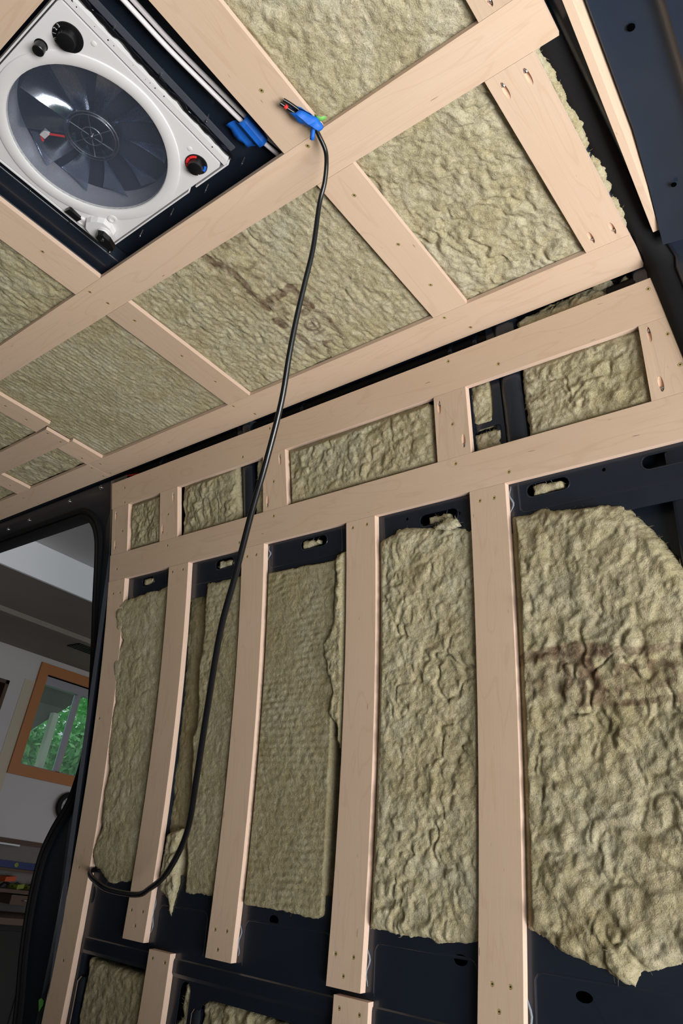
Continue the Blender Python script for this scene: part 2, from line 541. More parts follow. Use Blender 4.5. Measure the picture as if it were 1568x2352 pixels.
# ------------------------------------------------------------------ mineral wool
def insulation(name, label, poly, mp, seed, base=-0.008, lump=0.007, crease=0.006, ribs=0.0, rib_pitch=0.015, rib_dir=(0, 1),
               jag=0.006, fine=0.0013, edge=0.02, drop=0.022, depth=0.055, cell=0.0027, ink=None, scale=1.0, tufts=90, parent=None, skip=(), tone=1.0, tilt=0.0, group='mineral wool batts pressed between the battens'):
    poly = np.array(poly, float)
    lo = poly.min(0) - 0.02; hi = poly.max(0) + 0.02
    nu = int((hi[0] - lo[0]) / cell) + 1; nv = int((hi[1] - lo[1]) / cell) + 1
    u, v = np.meshgrid(lo[0] + np.arange(nu) * cell, lo[1] + np.arange(nv) * cell, indexing='ij')
    sd = poly_sd(u, v, poly) + jag * (fbm(u * 28, v * 28, seed + 50, 4, 0.6))
    # wrinkled, torn face
    wu = u + 0.016 * fbm(u * 14, v * 14, seed + 1, 3); wv = v + 0.016 * fbm(u * 14 + 5, v * 14 - 3, seed + 2, 3)
    s = scale
    h = lump * 1.0 * fbm(wu * 8 * s, wv * 8 * s, seed + 3, 3)
    h = h + lump * 0.62 * (np.abs(fbm(wu * 30 * s, wv * 30 * s, seed + 4, 3)) * 2 - 0.5)
    r1 = np.abs(fbm(wu * 6 * s, wv * 6 * s, seed + 7, 4, 0.55)); r2 = np.abs(fbm(wu * 13 * s + 3, wv * 11 * s, seed + 8, 3, 0.55))
    k = np.clip(fbm(u * 11, v * 11, seed + 9, 2) * 2.6 - 0.1, 0, 1); k2 = np.clip(fbm(u * 8, v * 8, seed + 10, 2) * 2.4 + 0.1, 0, 1)
    h = h - crease * (k * np.exp(-(r1 / 0.035) ** 2) * 0.9 + k2 * 0.55 * np.exp(-(r2 / 0.05) ** 2))
    h = h + fine * fbm(u * 75, v * 75, seed + 12, 2) + fine * 0.6 * noise(wu * 170, wv * 170, seed + 13)
    if ribs > 0:
        ph = (u * rib_dir[0] + v * rib_dir[1]) / rib_pitch + 0.55 * fbm(u * 12, v * 12, seed + 21, 2)
        cr = (-u * rib_dir[1] + v * rib_dir[0])
        msk = np.clip(0.65 + 0.6 * fbm(u * 8, v * 8, seed + 22, 2), 0.1, 1)
        h = h + ribs * msk * (0.6 * np.sin(2 * np.pi * ph) + 0.7 * noise(ph * 1.6, cr * 70, seed + 23))
    e = np.clip(sd / edge, 0, 1)
    h = base + tilt * (u - poly[:, 0].min()) + h * np.clip(sd / 0.012, 0.35, 1) - drop * (1 - np.sqrt(1 - (1 - e) ** 2 + 1e-9))
    for q, key, fn in BATTENS:
        if fn is mp and key not in skip:
            q = np.array(q)
            if (q.min(0) < hi).all() and (q.max(0) > lo).all():
                h = np.minimum(h, (-0.0200 if mp is on_wall else -0.0140) + 1.1 * np.maximum(0, -poly_sd(u, v, q) - 0.0015))
    keep = sd > -cell * 0.5
    # slide rim vertices on to the outline
    gu, gv = np.gradient(sd, cell)
    rim = np.abs(sd) <= cell * 0.75
    gl = gu * gu + gv * gv + 1e-6
    su = np.where(rim, np.clip(-sd * gu / gl, -cell * .6, cell * .6), 0); sv = np.where(rim, np.clip(-sd * gv / gl, -cell * .6, cell * .6), 0)
    u2 = u + su; v2 = v + sv
    fq = keep[:-1, :-1] & keep[1:, :-1] & keep[1:, 1:] & keep[:-1, 1:]
    idx = np.arange(nu * nv).reshape(nu, nv)
    quads = np.stack([idx[:-1, :-1][fq], idx[1:, :-1][fq], idx[1:, 1:][fq], idx[:-1, 1:][fq]], 1)
    used = np.unique(quads)
    remap = -np.ones(nu * nv, np.int64); remap[used] = np.arange(len(used))
    quads = remap[quads]
    U = u2.ravel()[used]; V = v2.ravel()[used]; Hh = h.ravel()[used]
    pts = np.stack(np.broadcast_arrays(*mp(U, V, Hh)), 1)
    # rim skirt
    ed = np.concatenate([quads[:, [0, 1]], quads[:, [1, 2]], quads[:, [2, 3]], quads[:, [3, 0]]])
    key = np.sort(ed, 1); key = key[:, 0] * (len(used) + 1) + key[:, 1]
    _, first, cnt = np.unique(key, return_index=True, return_counts=True)
    be = ed[first[cnt == 1]]
    bv = np.unique(be); bmap = -np.ones(len(used), np.int64); bmap[bv] = np.arange(len(bv)) + len(used)
    lowp = np.stack(np.broadcast_arrays(*mp(U[bv], V[bv], np.full(len(bv), base - depth))), 1)
    skirt = np.stack([be[:, 1], be[:, 0], bmap[be[:, 0]], bmap[be[:, 1]]], 1)
    allp = np.concatenate([pts, lowp]); allq = np.concatenate([quads, skirt])
    inkv = np.zeros(len(allp), np.float32)
    if ink is not None:
        inkv[:len(used)] = np.clip(ink(U, V), 0, 1)
    # loose fibre tufts along the torn rim and over the face
    tv = []; tq = []
    nb = len(allp)
    src = np.concatenate([RNG.choice(bv, min(tufts, len(bv)), replace=False), RNG.choice(len(used), tufts // 3, replace=False)])
    for i in src:
        a = RNG.uniform(0, 2 * np.pi); ln = RNG.uniform(0.004, 0.012); up = RNG.uniform(0.001, 0.006); wd = 0.00035
        du, dv = np.cos(a) * ln, np.sin(a) * ln
        b0 = len(tv)
        for t in (0, 0.5, 1.0):
            for sg in (-1, 1):
                q = wd * (1 - 0.8 * t) * sg
                tv.append(mp(U[i] + du * t - dv / ln * q, V[i] + dv * t + du / ln * q, Hh[i] + up * (t - 0.6 * t * t)))
        for j in range(2):
            tq.append((nb + b0 + 2 * j, nb + b0 + 2 * j + 1, nb + b0 + 2 * j + 3, nb + b0 + 2 * j + 2))
    allp = np.concatenate([allp, np.array(tv, float)]); allq = np.concatenate([allq, np.array(tq, np.int64)])
    inkv = np.concatenate([inkv, np.zeros(len(tv), np.float32)])
    me = bpy.data.meshes.new(name)
    me.vertices.add(len(allp)); me.vertices.foreach_set('co', allp.astype(np.float32).ravel())
    me.loops.add(allq.size); me.loops.foreach_set('vertex_index', allq.astype(np.int32).ravel())
    me.polygons.add(len(allq)); me.polygons.foreach_set('loop_start', (np.arange(len(allq)) * 4).astype(np.int32))
    me.update(calc_edges=True)
    me.validate()
    if len(me.vertices) == len(inkv):
        at = me.attributes.new('ink', 'FLOAT', 'POINT'); at.data.foreach_set('value', inkv)
        at = me.attributes.new('brown_shade', 'FLOAT', 'POINT'); at.data.foreach_set('value', np.full(len(inkv), 1.0 - tone, np.float32))
    o = link(name, me, M['wool'], None, smooth=True)
    if parent is None:
        tag(o, label, 'insulation', group)
    else:
        child_of(o, parent)
    return o


# ------------------------------------------------------------------ sheets with holes, battens
def circle_pts(c, r, n=12, r2=None, ang=0.0):
    r2 = r if r2 is None else r2
    out = []
    for k in range(n):
        t = 2 * math.pi * k / n
        a, b = r * math.cos(t), r2 * math.sin(t)
        out.append((c[0] + a * math.cos(ang) - b * math.sin(ang), c[1] + a * math.sin(ang) + b * math.cos(ang)))
    return out


def stadium(c, ln, wd, n=6, ang=0.0):
    out = []
    for sgn, a0 in ((1, -math.pi / 2), (-1, math.pi / 2)):
        for k in range(n + 1):
            t = a0 + math.pi * k / n
            a = sgn * (ln / 2 - wd / 2) + wd / 2 * math.cos(t); b = wd / 2 * math.sin(t)
            out.append((c[0] + a * math.cos(ang) - b * math.sin(ang), c[1] + a * math.sin(ang) + b * math.cos(ang)))
    return out


def sheet(name, outer, holes, mp, h0, h1, mat, parent=None, hole_lip=0.0):
    """flat sheet in (u,v) with real holes, front at h0, back at h1, laid on surface mp"""
    mb = MB()
    loops = [outer] + holes
    pts = [p for l in loops for p in l]
    tris = tessellate_polygon([[Vector((p[0], p[1], 0)) for p in l] for l in loops])
    n = len(pts)
    mb.add([mp(p[0], p[1], h0) for p in pts], [tuple(t) for t in tris])
    mb.add([mp(p[0], p[1], h1) for p in pts], [tuple(t)[::-1] for t in tris])
    b = 0
    for l in loops:
        k = len(l)
        mb.add([mp(p[0], p[1], h0) for p in l] + [mp(p[0], p[1], h1) for p in l], [(i, (i + 1) % k, k + (i + 1) % k, k + i) for i in range(k)])
        b += k
    return mb.build(name, mat, parent)


def make_screw_mesh():
    mb = MB()
    mb.lathe((0, 0, 0), (0, 0, 1), [(0.0043, -0.003), (0.0043, -0.0005), (0.0039, -0.0003), (0.0017, -0.0006)], 14, 0, cap=False)
    star = []
    for k in range(12):
        r = 0.0017 if k % 2 == 0 else 0.0012
        star.append((r * math.cos(k * math.pi / 6), r * math.sin(k * math.pi / 6)))
    mb.add([(x, y, -0.0006) for x, y in star] + [(x * .8, y * .8, -0.0024) for x, y in star],
           [(i, (i + 1) % 12, 12 + (i + 1) % 12, 12 + i) for i in range(12)] + [tuple(range(12, 24))], 1)
    o = mb.build('screw', [M['brass'], M['brassd']])
    me = o.data; bpy.data.objects.remove(o)
    return me


SCREW = make_screw_mesh()


def make_pocket_meshes():
    # trough: enters at -x end flush with the face, dives towards +x; local z = out of the face
    mb = MB(); n = 8; L2 = 0.017; W = 0.0047
    rings = []
    for i in range(9):
        t = i / 8; x = -L2 + 2 * L2 * t
        half = W * math.sqrt(max(0.0, 1 - (abs(x) / (L2 + 1e-6)) ** 6)) + 0.0004
        d = 0.0005 + 0.0095 * t
        rings.append([(x, half * math.cos(math.pi * k / n), -d * math.sin(math.pi * k / n)) for k in range(n + 1)])
    vs = [p for r in rings for p in r]
    fs = [(i * (n + 1) + k, i * (n + 1) + k + 1, (i + 1) * (n + 1) + k + 1, (i + 1) * (n + 1) + k) for i in range(8) for k in range(n)]
    fs.append(tuple(8 * (n + 1) + k for k in range(n + 1)))
    mb.add(vs, fs)
    o = mb.build('pocket_hole', [M['raw']], smooth=False); trough = o.data; bpy.data.objects.remove(o)
    mb = MB()
    d = Vector((0.97, 0, -0.24))
    mb.lathe((0.006, 0, -0.0042), d, [(0.0037, 0), (0.0040, 0.0008), (0.0040, 0.0035), (0.002, 0.0036), (0.002, 0.0085)], 12)
    mb.lathe(Vector((0.006, 0, -0.0042)) - d * 0.0002, d, [(0.0016, 0), (0.0016, 0.0003)], 4, 1)
    o = mb.build('pocket_screw', [M['steel'], M['brassd']]); scr = o.data; bpy.data.objects.remove(o)
    return trough, scr


POCKET, POCKET_SCREW = make_pocket_meshes()


BATTENS = []


def board(name, label, quad, mp, nseg=1, screws=(), pockets=(), th=0.012, group=None, tops=None):
    """plywood batten: quad = start-left, start-right, end-right, end-left in surface coordinates.
    screws: (u,v); pockets: (u,v,toward_end) ; th: thickness behind the face"""
    A, B, C, D = [np.array(q, float) for q in quad]
    BATTENS.append(([tuple(A), tuple(B), tuple(C), tuple(D)], label, mp))
    Lm = (np.linalg.norm(D - A) + np.linalg.norm(C - B)) / 2
    Wm = (np.linalg.norm(B - A) + np.linalg.norm(C - D)) / 2

    def P(s, t): return (A * (1 - t) + B * t) * (1 - s) + (D * (1 - t) + C * t) * s

    def inv(p):
        s = t = 0.5; p = np.array(p, float)
        for _ in range(12):
            f = P(s, t) - p
            ds = (D * (1 - t) + C * t) - (A * (1 - t) + B * t); dt = (B * (1 - s) + C * s) - (A * (1 - s) + D * s)
            J = np.stack([ds, dt], 1); d = np.linalg.solve(J, -f); s += d[0]; t += d[1]
        return s, t
    S = [inv(p) for p in screws]
    K = [(inv(p[:2]), p[2]) for p in pockets]
    spans = [(s - .007 / Lm, s + .007 / Lm) for s, t in S] + [(s - .021 / Lm, s + .021 / Lm) for (s, t), _ in K]
    st = []
    for q in np.linspace(0, 1, nseg + 1):
        if 0 < q < 1:
            for _ in range(4):
                for a, b in spans:
                    if a < q < b: q = b + 0.001
        st.append(min(q, 1))
    vs = []; fs = []; uv = []; mi = []

    def emit(poly, mat, uvs):
        b = len(vs); vs.extend(poly); fs.append(tuple(range(b, b + len(poly)))); uv.extend(uvs); mi.append(mat)
    for c in range(len(st) - 1):
        s0, s1 = st[c], st[c + 1]
        if s1 - s0 < 1e-5: continue
        outer = [(s0, 0), (s0, 1), (s1, 1), (s1, 0)]
        loops = [outer]
        for s, t in S:
            if s0 <= s < s1:
                loops.append([(s + .0047 / Lm * math.cos(a), t + .0047 / Wm * math.sin(a)) for a in np.linspace(0, 2 * math.pi, 13)[:-1]])
        for (s, t), _ in K:
            if s0 <= s < s1:
                loops.append([(s + x / Lm, t + y / Wm) for x, y in circle_pts((0, 0), 0.017, 16, 0.0047)])
        flat = [p for l in loops for p in l]
        w = [mp(*P(s, t), 0.0) for s, t in flat]
        tris = tessellate_polygon([[Vector((p[0] * Lm, p[1] * Wm, 0)) for p in l] for l in loops])
        for t3 in tris:
            emit([w[i] for i in t3], 0, [(flat[i][0] * Lm, flat[i][1] * Wm) for i in t3])
        wb = [mp(*P(s, t), -th) for s, t in outer]
        emit(wb[::-1], 0, [(p[0] * Lm, p[1] * Wm) for p in outer[::-1]])
        for l in loops[1:]:
            n = len(l)
            for i in range(n):
                p, q = l[i], l[(i + 1) % n]
                emit([mp(*P(*p), 0), mp(*P(*q), 0), mp(*P(*q), -0.005), mp(*P(*p), -0.005)], 1, [(0, 0), (.001, 0), (.001, .005), (0, .005)])
        for (p, q) in ((outer[0], outer[3]), (outer[1], outer[2])) + (((outer[0], outer[1]),) if c == 0 else ()) + (((outer[3], outer[2]),) if c == len(st) - 2 else ()):
            du = abs(q[0] - p[0]) * Lm + abs(q[1] - p[1]) * Wm
            emit([mp(*P(*p), 0), mp(*P(*q), 0), mp(*P(*q), -th), mp(*P(*p), -th)], 1, [(p[0] * Lm, 0), (p[0] * Lm + du, 0), (p[0] * Lm + du, th), (p[0] * Lm, th)])
    org = Vector(mp(*P(0.5, 0.5), -th))
    me = bpy.data.meshes.new(name)
    me.from_pydata([tuple(Vector(q) - org) for q in vs], [], fs)
    ul = me.uv_layers.new(name='UVMap')
    ul.data.foreach_set('uv', np.array(uv, np.float32).ravel())
    me.polygons.foreach_set('material_index', np.array(mi, np.int32))
    bm = bmesh.new(); bm.from_mesh(me); bmesh.ops.remove_doubles(bm, verts=bm.verts[:], dist=1e-6)
    bmesh.ops.recalc_face_normals(bm, faces=bm.faces[:]); bm.to_mesh(me); bm.free()
    o = link(name, me, [M['ply'], M['edge']])
    o.location = org
    tag(o, label, 'batten', group)

    def frame(s, t):
        p = Vector(mp(*P(s, t), 0)); n = (Vector(mp(*P(s, t), 0.01)) - p).normalized()
        a = (Vector(mp(*P(s + .01, t), 0)) - p); a = (a - n * a.dot(n)).normalized()
        M4 = Matrix((a, n.cross(a), n)).transposed().to_4x4(); M4.translation = p - org
        return M4
    for s, t in S:
        sc = bpy.data.objects.new('screw', SCREW); COL.objects.link(sc); sc.parent = o
        sc.matrix_local = frame(s, t) @ Matrix.Rotation(random.uniform(0, 3), 4, 'Z')
    for (s, t), fwd in K:
        f4 = frame(s, t) @ (Matrix.Identity(4) if fwd else Matrix.Rotation(math.pi, 4, 'Z'))
        pk = bpy.data.objects.new('pocket_hole', POCKET); COL.objects.link(pk); pk.parent = o; pk.matrix_local = f4
        ps = bpy.data.objects.new('pocket_screw', POCKET_SCREW); COL.objects.link(ps); ps.parent = pk
    return o


# ================================================================== STRUCTURE
def struct(o):
    o['kind'] = 'structure'
    return o


X_REAR = 0.05
# --- van floor, far side, cab end
mb = MB(); mb.box(-4.2, X_REAR, -0.85, 1.5, -0.03, 0.0)
struct(mb.build('floor', M['floor']))
mb = MB(); mb.box(-4.2, X_REAR, -0.90, -0.85, 0.0, 2.06)
struct(mb.build('wall_left', M['inner']))
mb = MB(); mb.box(-4.25, -4.2, -0.9, 1.5, 0.0, 2.06)
struct(mb.build('wall_front', M['navy']))

# --- roof skin with pressed ribs; the opening under the fan is cut out
roof = empty('ceiling', (-1.5, 0.4, 2.0)); struct(roof)
o = sheet('roof_skin', [(-4.2, -0.9), (-0.12, -0.9), (-0.12, 1.14), (-4.2, 1.14)], [circle_pts((-1.095, 0.325), 0.175, 32)], on_ceiling, -0.062, -0.066, M['navy'], roof)
for (x0, x1) in ((-1.45, -1.335), (-0.80, -0.735), (-2.20, -2.12), (-0.37, -0.31), (-2.72, -2.62)):
    mb = MB()
    w = x1 - x0
    prof = [(x0, -0.060), (x0 + .002, -0.030), (x0 + .0035, -0.0275), (x0 + .006, -0.026), (x0 + w * .36, -0.0245), (x0 + w * .38, -0.0265), (x0 + w * .62, -0.0265), (x0 + w * .64, -0.0245), (x1 - .006, -0.026), (x1 - .0035, -0.0275), (x1 - .002, -0.030), (x1, -0.060)]
    for ys in ((-0.85, 1.16),):
        vs = [on_ceiling(p[0], y, p[1]) for y in ys for p in prof]
        n = len(prof)
        mb.add(vs, [(i, i + 1, n + i + 1, n + i) for i in range(n - 1)])
    mb.build('roof_rib', M['navy'], roof, smooth=True)

# --- side wall: outer skin rolling over into the roof, belts, ribs
wall = empty('wall_right', (-1.2, 1.55, 0.0)); struct(wall)
prof = [(1.12, 2.014), (1.20, 2.005), (1.255, 1.975), (1.290, 1.92)] + [(wall_y(z) + 0.062, z) for z in (1.86, 1.7, 1.5, 1.3, 1.1, 0.9, 0.7, 0.5, 0.3, 0.1, 0.0)]
mb = MB(); n = len(prof)
mb.add([(x, y, z) for x in (-2.28, -0.2) for (y, z) in prof], [(i, i + 1, n + i + 1, n + i) for i in range(n - 1)])
mb.build('outer_skin', M['navy'], wall, smooth=True)
H_BELT = -0.0185
slots = [((-1.987, 1.541), 0.062), ((-1.616, 1.541), 0.078), ((-1.261, 1.540), 0.092), ((-0.865, 1.529), 0.105), ((-0.587, 1.540), 0.096), ((-0.335, 1.541), 0.10)]
sheet('upper_belt', [(-2.20, 1.455), (-0.22, 1.455), (-0.22, 1.6545), (-2.20, 1.6545)], [stadium(c, l, 0.027) for c, l in slots] +
      [circle_pts((-0.462, 1.548), 0.004, 10), circle_pts((-0.955, 1.543), 0.004, 10), circle_pts((-0.81, 1.527), 0.005, 10)], on_wall, H_BELT, H_BELT - 0.002, M['navy'], wall)
# pressed lips round the slots
for c, l in slots:
    mb = MB()
    ring = stadium(c, l + 0.004, 0.031, 8)
    mb.tube([on_wall(p[0], p[1], H_BELT - 0.0006) for p in ring + ring[:1]], 0.0014, 6)
    mb.build('slot_lip', M['navy'], wall, smooth=True)
# shallow raised swages on the upper belt, one per bay
for x0, x1 in ((-2.07, -1.90), (-1.77, -1.56), (-1.43, -1.17), (-1.03, -0.79), (-0.66, -0.26)):
    mb = MB()
    pts = [(x0, 1.56), (x0, 1.50), (x0 + .004, 1.494), (x0 + .010, 1.491), (x1 - .010, 1.491), (x1 - .004, 1.494), (x1, 1.50), (x1, 1.56)]
    mb.tube([on_wall(p[0] + .006, p[1] + .004, H_BELT - 0.0025) for p in pts], 0.0034, 8)
    mb.build('pressed_swage', M['navy'], wall, smooth=True)
lower_holes = [stadium((-1.628, 0.405), 0.13, 0.040, 6, math.pi / 2), circle_pts((-2.085, 0.62), 0.012, 12, 0.022), circle_pts((-1.35, 0.635), 0.016, 14, 0.010),
               circle_pts((-0.845, 0.622), 0.016, 14, 0.010), circle_pts((-1.20, 0.510), 0.0055, 10), circle_pts((-0.655, 0.478), 0.0065, 10), circle_pts((-0.60, 0.60), 0.016, 14, 0.009)]
sheet('lower_belt', [(-2.20, 0.472), (-1.80, 0.472), (-1.78, 0.46), (-1.78, 0.0), (-1.575, 0.0), (-1.575, 0.405), (-1.560, 0.432), (-1.535, 0.446), (-1.20, 0.446), (-1.16, 0.43), (-1.14, 0.40), (-1.14, 0.0), (-0.22, 0.0), (-0.22, 0.70), (-2.20, 0.70)],
      lower_holes, on_wall, H_BELT, H_BELT - 0.002, M['navy'], wall)
# the lower belt steps out along a folded edge
mb = MB()
fold = [(0.514, 0.0), (0.511, 0.0035), (0.505, 0.005), (0.482, 0.005), (0.473, 0.0)]
n = len(fold)
mb.add([on_wall(x, z, H_BELT + h) for x in (-2.08, -0.25) for (z, h) in fold], [(i, i + 1, n + i + 1, n + i) for i in range(n - 1)])
mb.build('belt_fold', M['navy'], wall)
for x0, x1 in ((-1.77, -1.58), (-1.44, -1.17), (-1.05, -0.81), (-0.69, -0.28)):
    mb = MB()
    pts = [(x0, 0.53), (x0, 0.612), (x0 + .006, 0.622), (x0 + .016, 0.626), (x1 - .016, 0.626), (x1 - .006, 0.622), (x1, 0.612), (x1, 0.53)]
    mb.tube([on_wall(p[0], p[1], H_BELT - 0.0025) for p in pts], 0.0034, 8)
    mb.build('pressed_swage', M['navy'], wall, smooth=True)
# ribs behind the battens
for x0, x1, z0, z1, hh in ((-2.20, -2.075, 0.0, 1.50, -0.0190), (-1.885, -1.79, 0.62, 1.50, -0.0200), (-1.545, -1.46, 0.62, 1.50, -0.0200), (-1.155, -1.06, 0.62, 1.50, -0.0200),
                           (-0.795, -0.70, 0.62, 1.50, -0.0200), (-0.345, -0.20, 0.0, 1.95, -0.0200)):
    mb = MB()
    zs = np.linspace(z0, z1, 9)
    pr = [(x0, -0.06), (x0 + .004, hh - .004), (x0 + .012, hh), (x1 - .012, hh), (x1 - .004, hh - .004), (x1, -0.06)]
    n = len(pr)
    mb.add([on_wall(px, z, ph) for z in zs for px, ph in pr], [(j * n + i, j * n + i + 1, (j + 1) * n + i + 1, (j + 1) * n + i) for j in range(8) for i in range(n - 1)])
    mb.build('pillar_rib', M['navy'], wall, smooth=True)
# round-shouldered tubes at the foot of the wall
for x0, x1 in ((-2.088, -2.048), (-1.600, -1.560)):
    mb = MB()
    zt = 0.405 if x0 < -2 else 0.41
    pr = [(x0, -0.03), (x0 + .003, -0.004), (x0 + .010, 0.002), ((x0 + x1) / 2, 0.004), (x1 - .010, 0.002), (x1 - .003, -0.004), (x1, -0.03)]
    zs = [0.05, 0.2, 0.34, zt]
    n = len(pr)
    vs = [on_wall(px, z, ph + H_BELT + 0.003) for z in zs for px, ph in pr] + [on_wall((x0 + x1) / 2 + (px - (x0 + x1) / 2) * .7, zt + .012, ph * .3 + H_BELT - .002) for px, ph in pr]
    mb.add(vs, [(j * n + i, j * n + i + 1, (j + 1) * n + i + 1, (j + 1) * n + i) for j in range(4) for i in range(n - 1)])
    mb.build('foot_pressing', M['navyg'], wall, smooth=True)
# curved ribs showing between the two upper rails
for x0, x1 in ((-0.700, -0.618), (-1.570, -1.500)):
    mb = MB()
    zs = np.linspace(1.60, 1.955, 12)
    pr = [(x0, -0.058), (x0 + .003, -0.034), (x0 + .024, -0.034), (x0 + .030, -0.026), (x0 + .040, -0.0215), (x1 - .014, -0.0215), (x1 - .004, -0.028), (x1, -0.058)]
    n = len(pr)
    mb.add([on_wall(px, z, ph) for z in zs for px, ph in pr], [(j * n + i, j * n + i + 1, (j + 1) * n + i + 1, (j + 1) * n + i) for j in range(11) for i in range(n - 1)])
    mb.build('curved_rib', M['navy'], wall, smooth=True)
# bracket with rounded windows beside the rear curved rib
sheet('rib_bracket', [(-0.760, 1.64), (-0.676, 1.64), (-0.676, 1.83), (-0.760, 1.83)], [[(-0.752, 1.735), (-0.742, 1.728), (-0.72, 1.728), (-0.706, 1.734), (-0.700, 1.746), (-0.697, 1.80), (-0.698, 1.826), (-0.752, 1.826)],
      [(-0.754, 1.648), (-0.684, 1.648), (-0.684, 1.710), (-0.692, 1.716), (-0.74, 1.716), (-0.754, 1.710)]], on_wall, -0.030, -0.032, M['navy'], wall)
# dark tube running in the corner between roof and wall, with clips
mb = MB(); mb.tube([(-2.25, 1.222, 1.952), (-1.2, 1.222, 1.952), (-0.64, 1.222, 1.952)], 0.016, 12)
mb.tube([(-0.40, 1.218, 1.935), (-0.22, 1.214, 1.935)], 0.020, 12)
mb.build('corner_tube', M['black'], wall, smooth=True)
for x in (-0.80, -0.73, -1.30, -1.52, -1.95):
    mb = MB(); mb.lathe((x, 1.222, 1.952), (1, 0, 0), [(0.0175, -.006), (0.0185, -.004), (0.0185, .004), (0.0175, .006)], 14)
    mb.build('tube_clip', M['navy'], wall, smooth=True)

# --- rear of the van: door header and D-pillar
rear = empty('wall_rear', (-0.1, 0.7, 1.8)); struct(rear)
mb = MB()
hp = [(-0.262, 2.00), (-0.232, 1.972), (-0.226, 1.958), (-0.150, 1.950), (-0.138, 1.945), (-0.125, 1.925), (-0.040, 1.905), (0.02, 1.88), (0.035, 1.84)]
ys = [-0.85, 0.5, 0.88, 1.0, 1.06, 1.10, 1.13]
n = len(hp)
vs = []
for j, y in enumerate(ys):
    k = max(0.0, (y - 0.88) / 0.25)
    for i, (x, z) in enumerate(hp):
        vs.append((x - 0.056 * (y - 0.85) - 0.018 * k * (0.3 if i < 2 else 1), y, z - 0.055 * k * k * (i / n + .3)))
mb.add(vs, [(j * n + i, j * n + i + 1, (j + 1) * n + i + 1, (j + 1) * n + i) for j in range(len(ys) - 1) for i in range(n - 1)])
mb.build('rear_header', M['header'], rear, smooth=True)
for (x, y, r) in ((-0.180, 0.703, 0.0062), (-0.193, 1.010, 0.005)):  # flat black discs, the dark inside the holes put into colour
    mb = MB(); mb.lathe((x - 0.056 * (y - 0.85), y, 1.9505 - (0.012 if y > 1 else 0)), (0, 0, -1), [(r, 0), (r, 0.0006), (r * .8, 0.0007)], 18)
    mb.build('access_hole_disc', M['hole'], rear, smooth=True)
# pillar rolling down from the header along the end of the side wall
ppath = [(-0.80, 1.992), (0.90, 1.990), (1.04, 1.986), (1.11, 1.976), (1.152, 1.952), (1.172, 1.925)] + [(wall_y(z), z) for z in (1.905, 1.87, 1.83, 1.78, 1.72, 1.65, 1.55, 1.4, 1.2, 1.0, 0.7, 0.4, 0.0)]


def pillar(name, cross, mat):
    n = len(cross); vs = []
    for j, (y, z) in enumerate(ppath):
        a = Vector(ppath[min(j + 1, len(ppath) - 1)]) - Vector(ppath[max(j - 1, 0)]); nn = Vector((-abs(a.y), -a.x * (1 if a.y < 0 else 1))).normalized()
        nn = Vector((a.y, -a.x)).normalized()
        if nn.x > 0 or (abs(nn.x) < 1e-3 and nn.y > 0): nn = -nn
        xl = -0.300 - 0.02 * min(1, max(0, (z - 1.93) / 0.05)) if z > 1.906 else min(-0.304 + 0.163 * (1.906 - z), -0.235)
        for (dx, h) in cross:
            vs.append((xl + dx, y + nn.x * h, z + nn.y * h))
    mbx = MB(); mbx.add(vs, [(j * n + i, j * n + i + 1, (j + 1) * n + i + 1, (j + 1) * n + i) for j in range(len(ppath) - 1) for i in range(n - 1)])
    return mbx.build(name, mat, rear, smooth=True)


pillar('rear_pillar', [(-0.012, -0.025), (0.0, -0.006), (0.003, 0.002), (0.010, 0.008), (0.022, 0.011), (0.040, 0.010), (0.052, 0.006)], M['black'])
pillar('rear_pillar_trim', [(0.050, 0.004), (0.054, 0.012), (0.062, 0.016), (0.10, 0.018), (0.115, 0.022), (0.16, 0.024), (0.24, 0.02)], M['header'])

# --- sliding-door opening ahead of the wall: black frame, rubber seal, bolts
door = empty('door_1', (-2.6, 1.45, 0.0)); struct(door)
curve = [(-3.6, 1.835), (-2.685, 1.835), (-2.45, 1.835), (-2.41, 1.830), (-2.372, 1.812), (-2.345, 1.785), (-2.330, 1.752), (-2.322, 1.70), (-2.317, 1.514), (-2.296, 1.303), (-2.276, 1.10), (-2.278, 1.03), (-2.290, 0.966), (-2.324, 0.872), (-2.388, 0.791),
         (-2.435, 0.697), (-2.446, 0.557), (-2.426, 0.415), (-2.381, 0.251), (-2.36, 0.02)]


def frame_strip(name, offs, mat, smooth=True):
    """swept section along the opening; offs: list of (distance inwards of the opening edge, height)"""
    P = [Vector(p) for p in bezier_path([(a, b, 0) for a, b in curve], 4)]
    P = [Vector((p.x, p.y)) for p in P]; vs = []
    for i, p in enumerate(P):
        t = (P[min(i + 1, len(P) - 1)] - P[max(i - 1, 0)]).normalized(); nrm = Vector((-t.y, t.x))
        for d, h in offs:
            q = p + nrm * d
            vs.append(on_wall(q.x, q.y, h))
    n = len(offs); mbx = MB()
    mbx.add(vs, [(i * n + k, i * n + k + 1, (i + 1) * n + k + 1, (i + 1) * n + k) for i in range(len(P) - 1) for k in range(n - 1)])
    return mbx.build(name, mat, door, smooth=smooth)


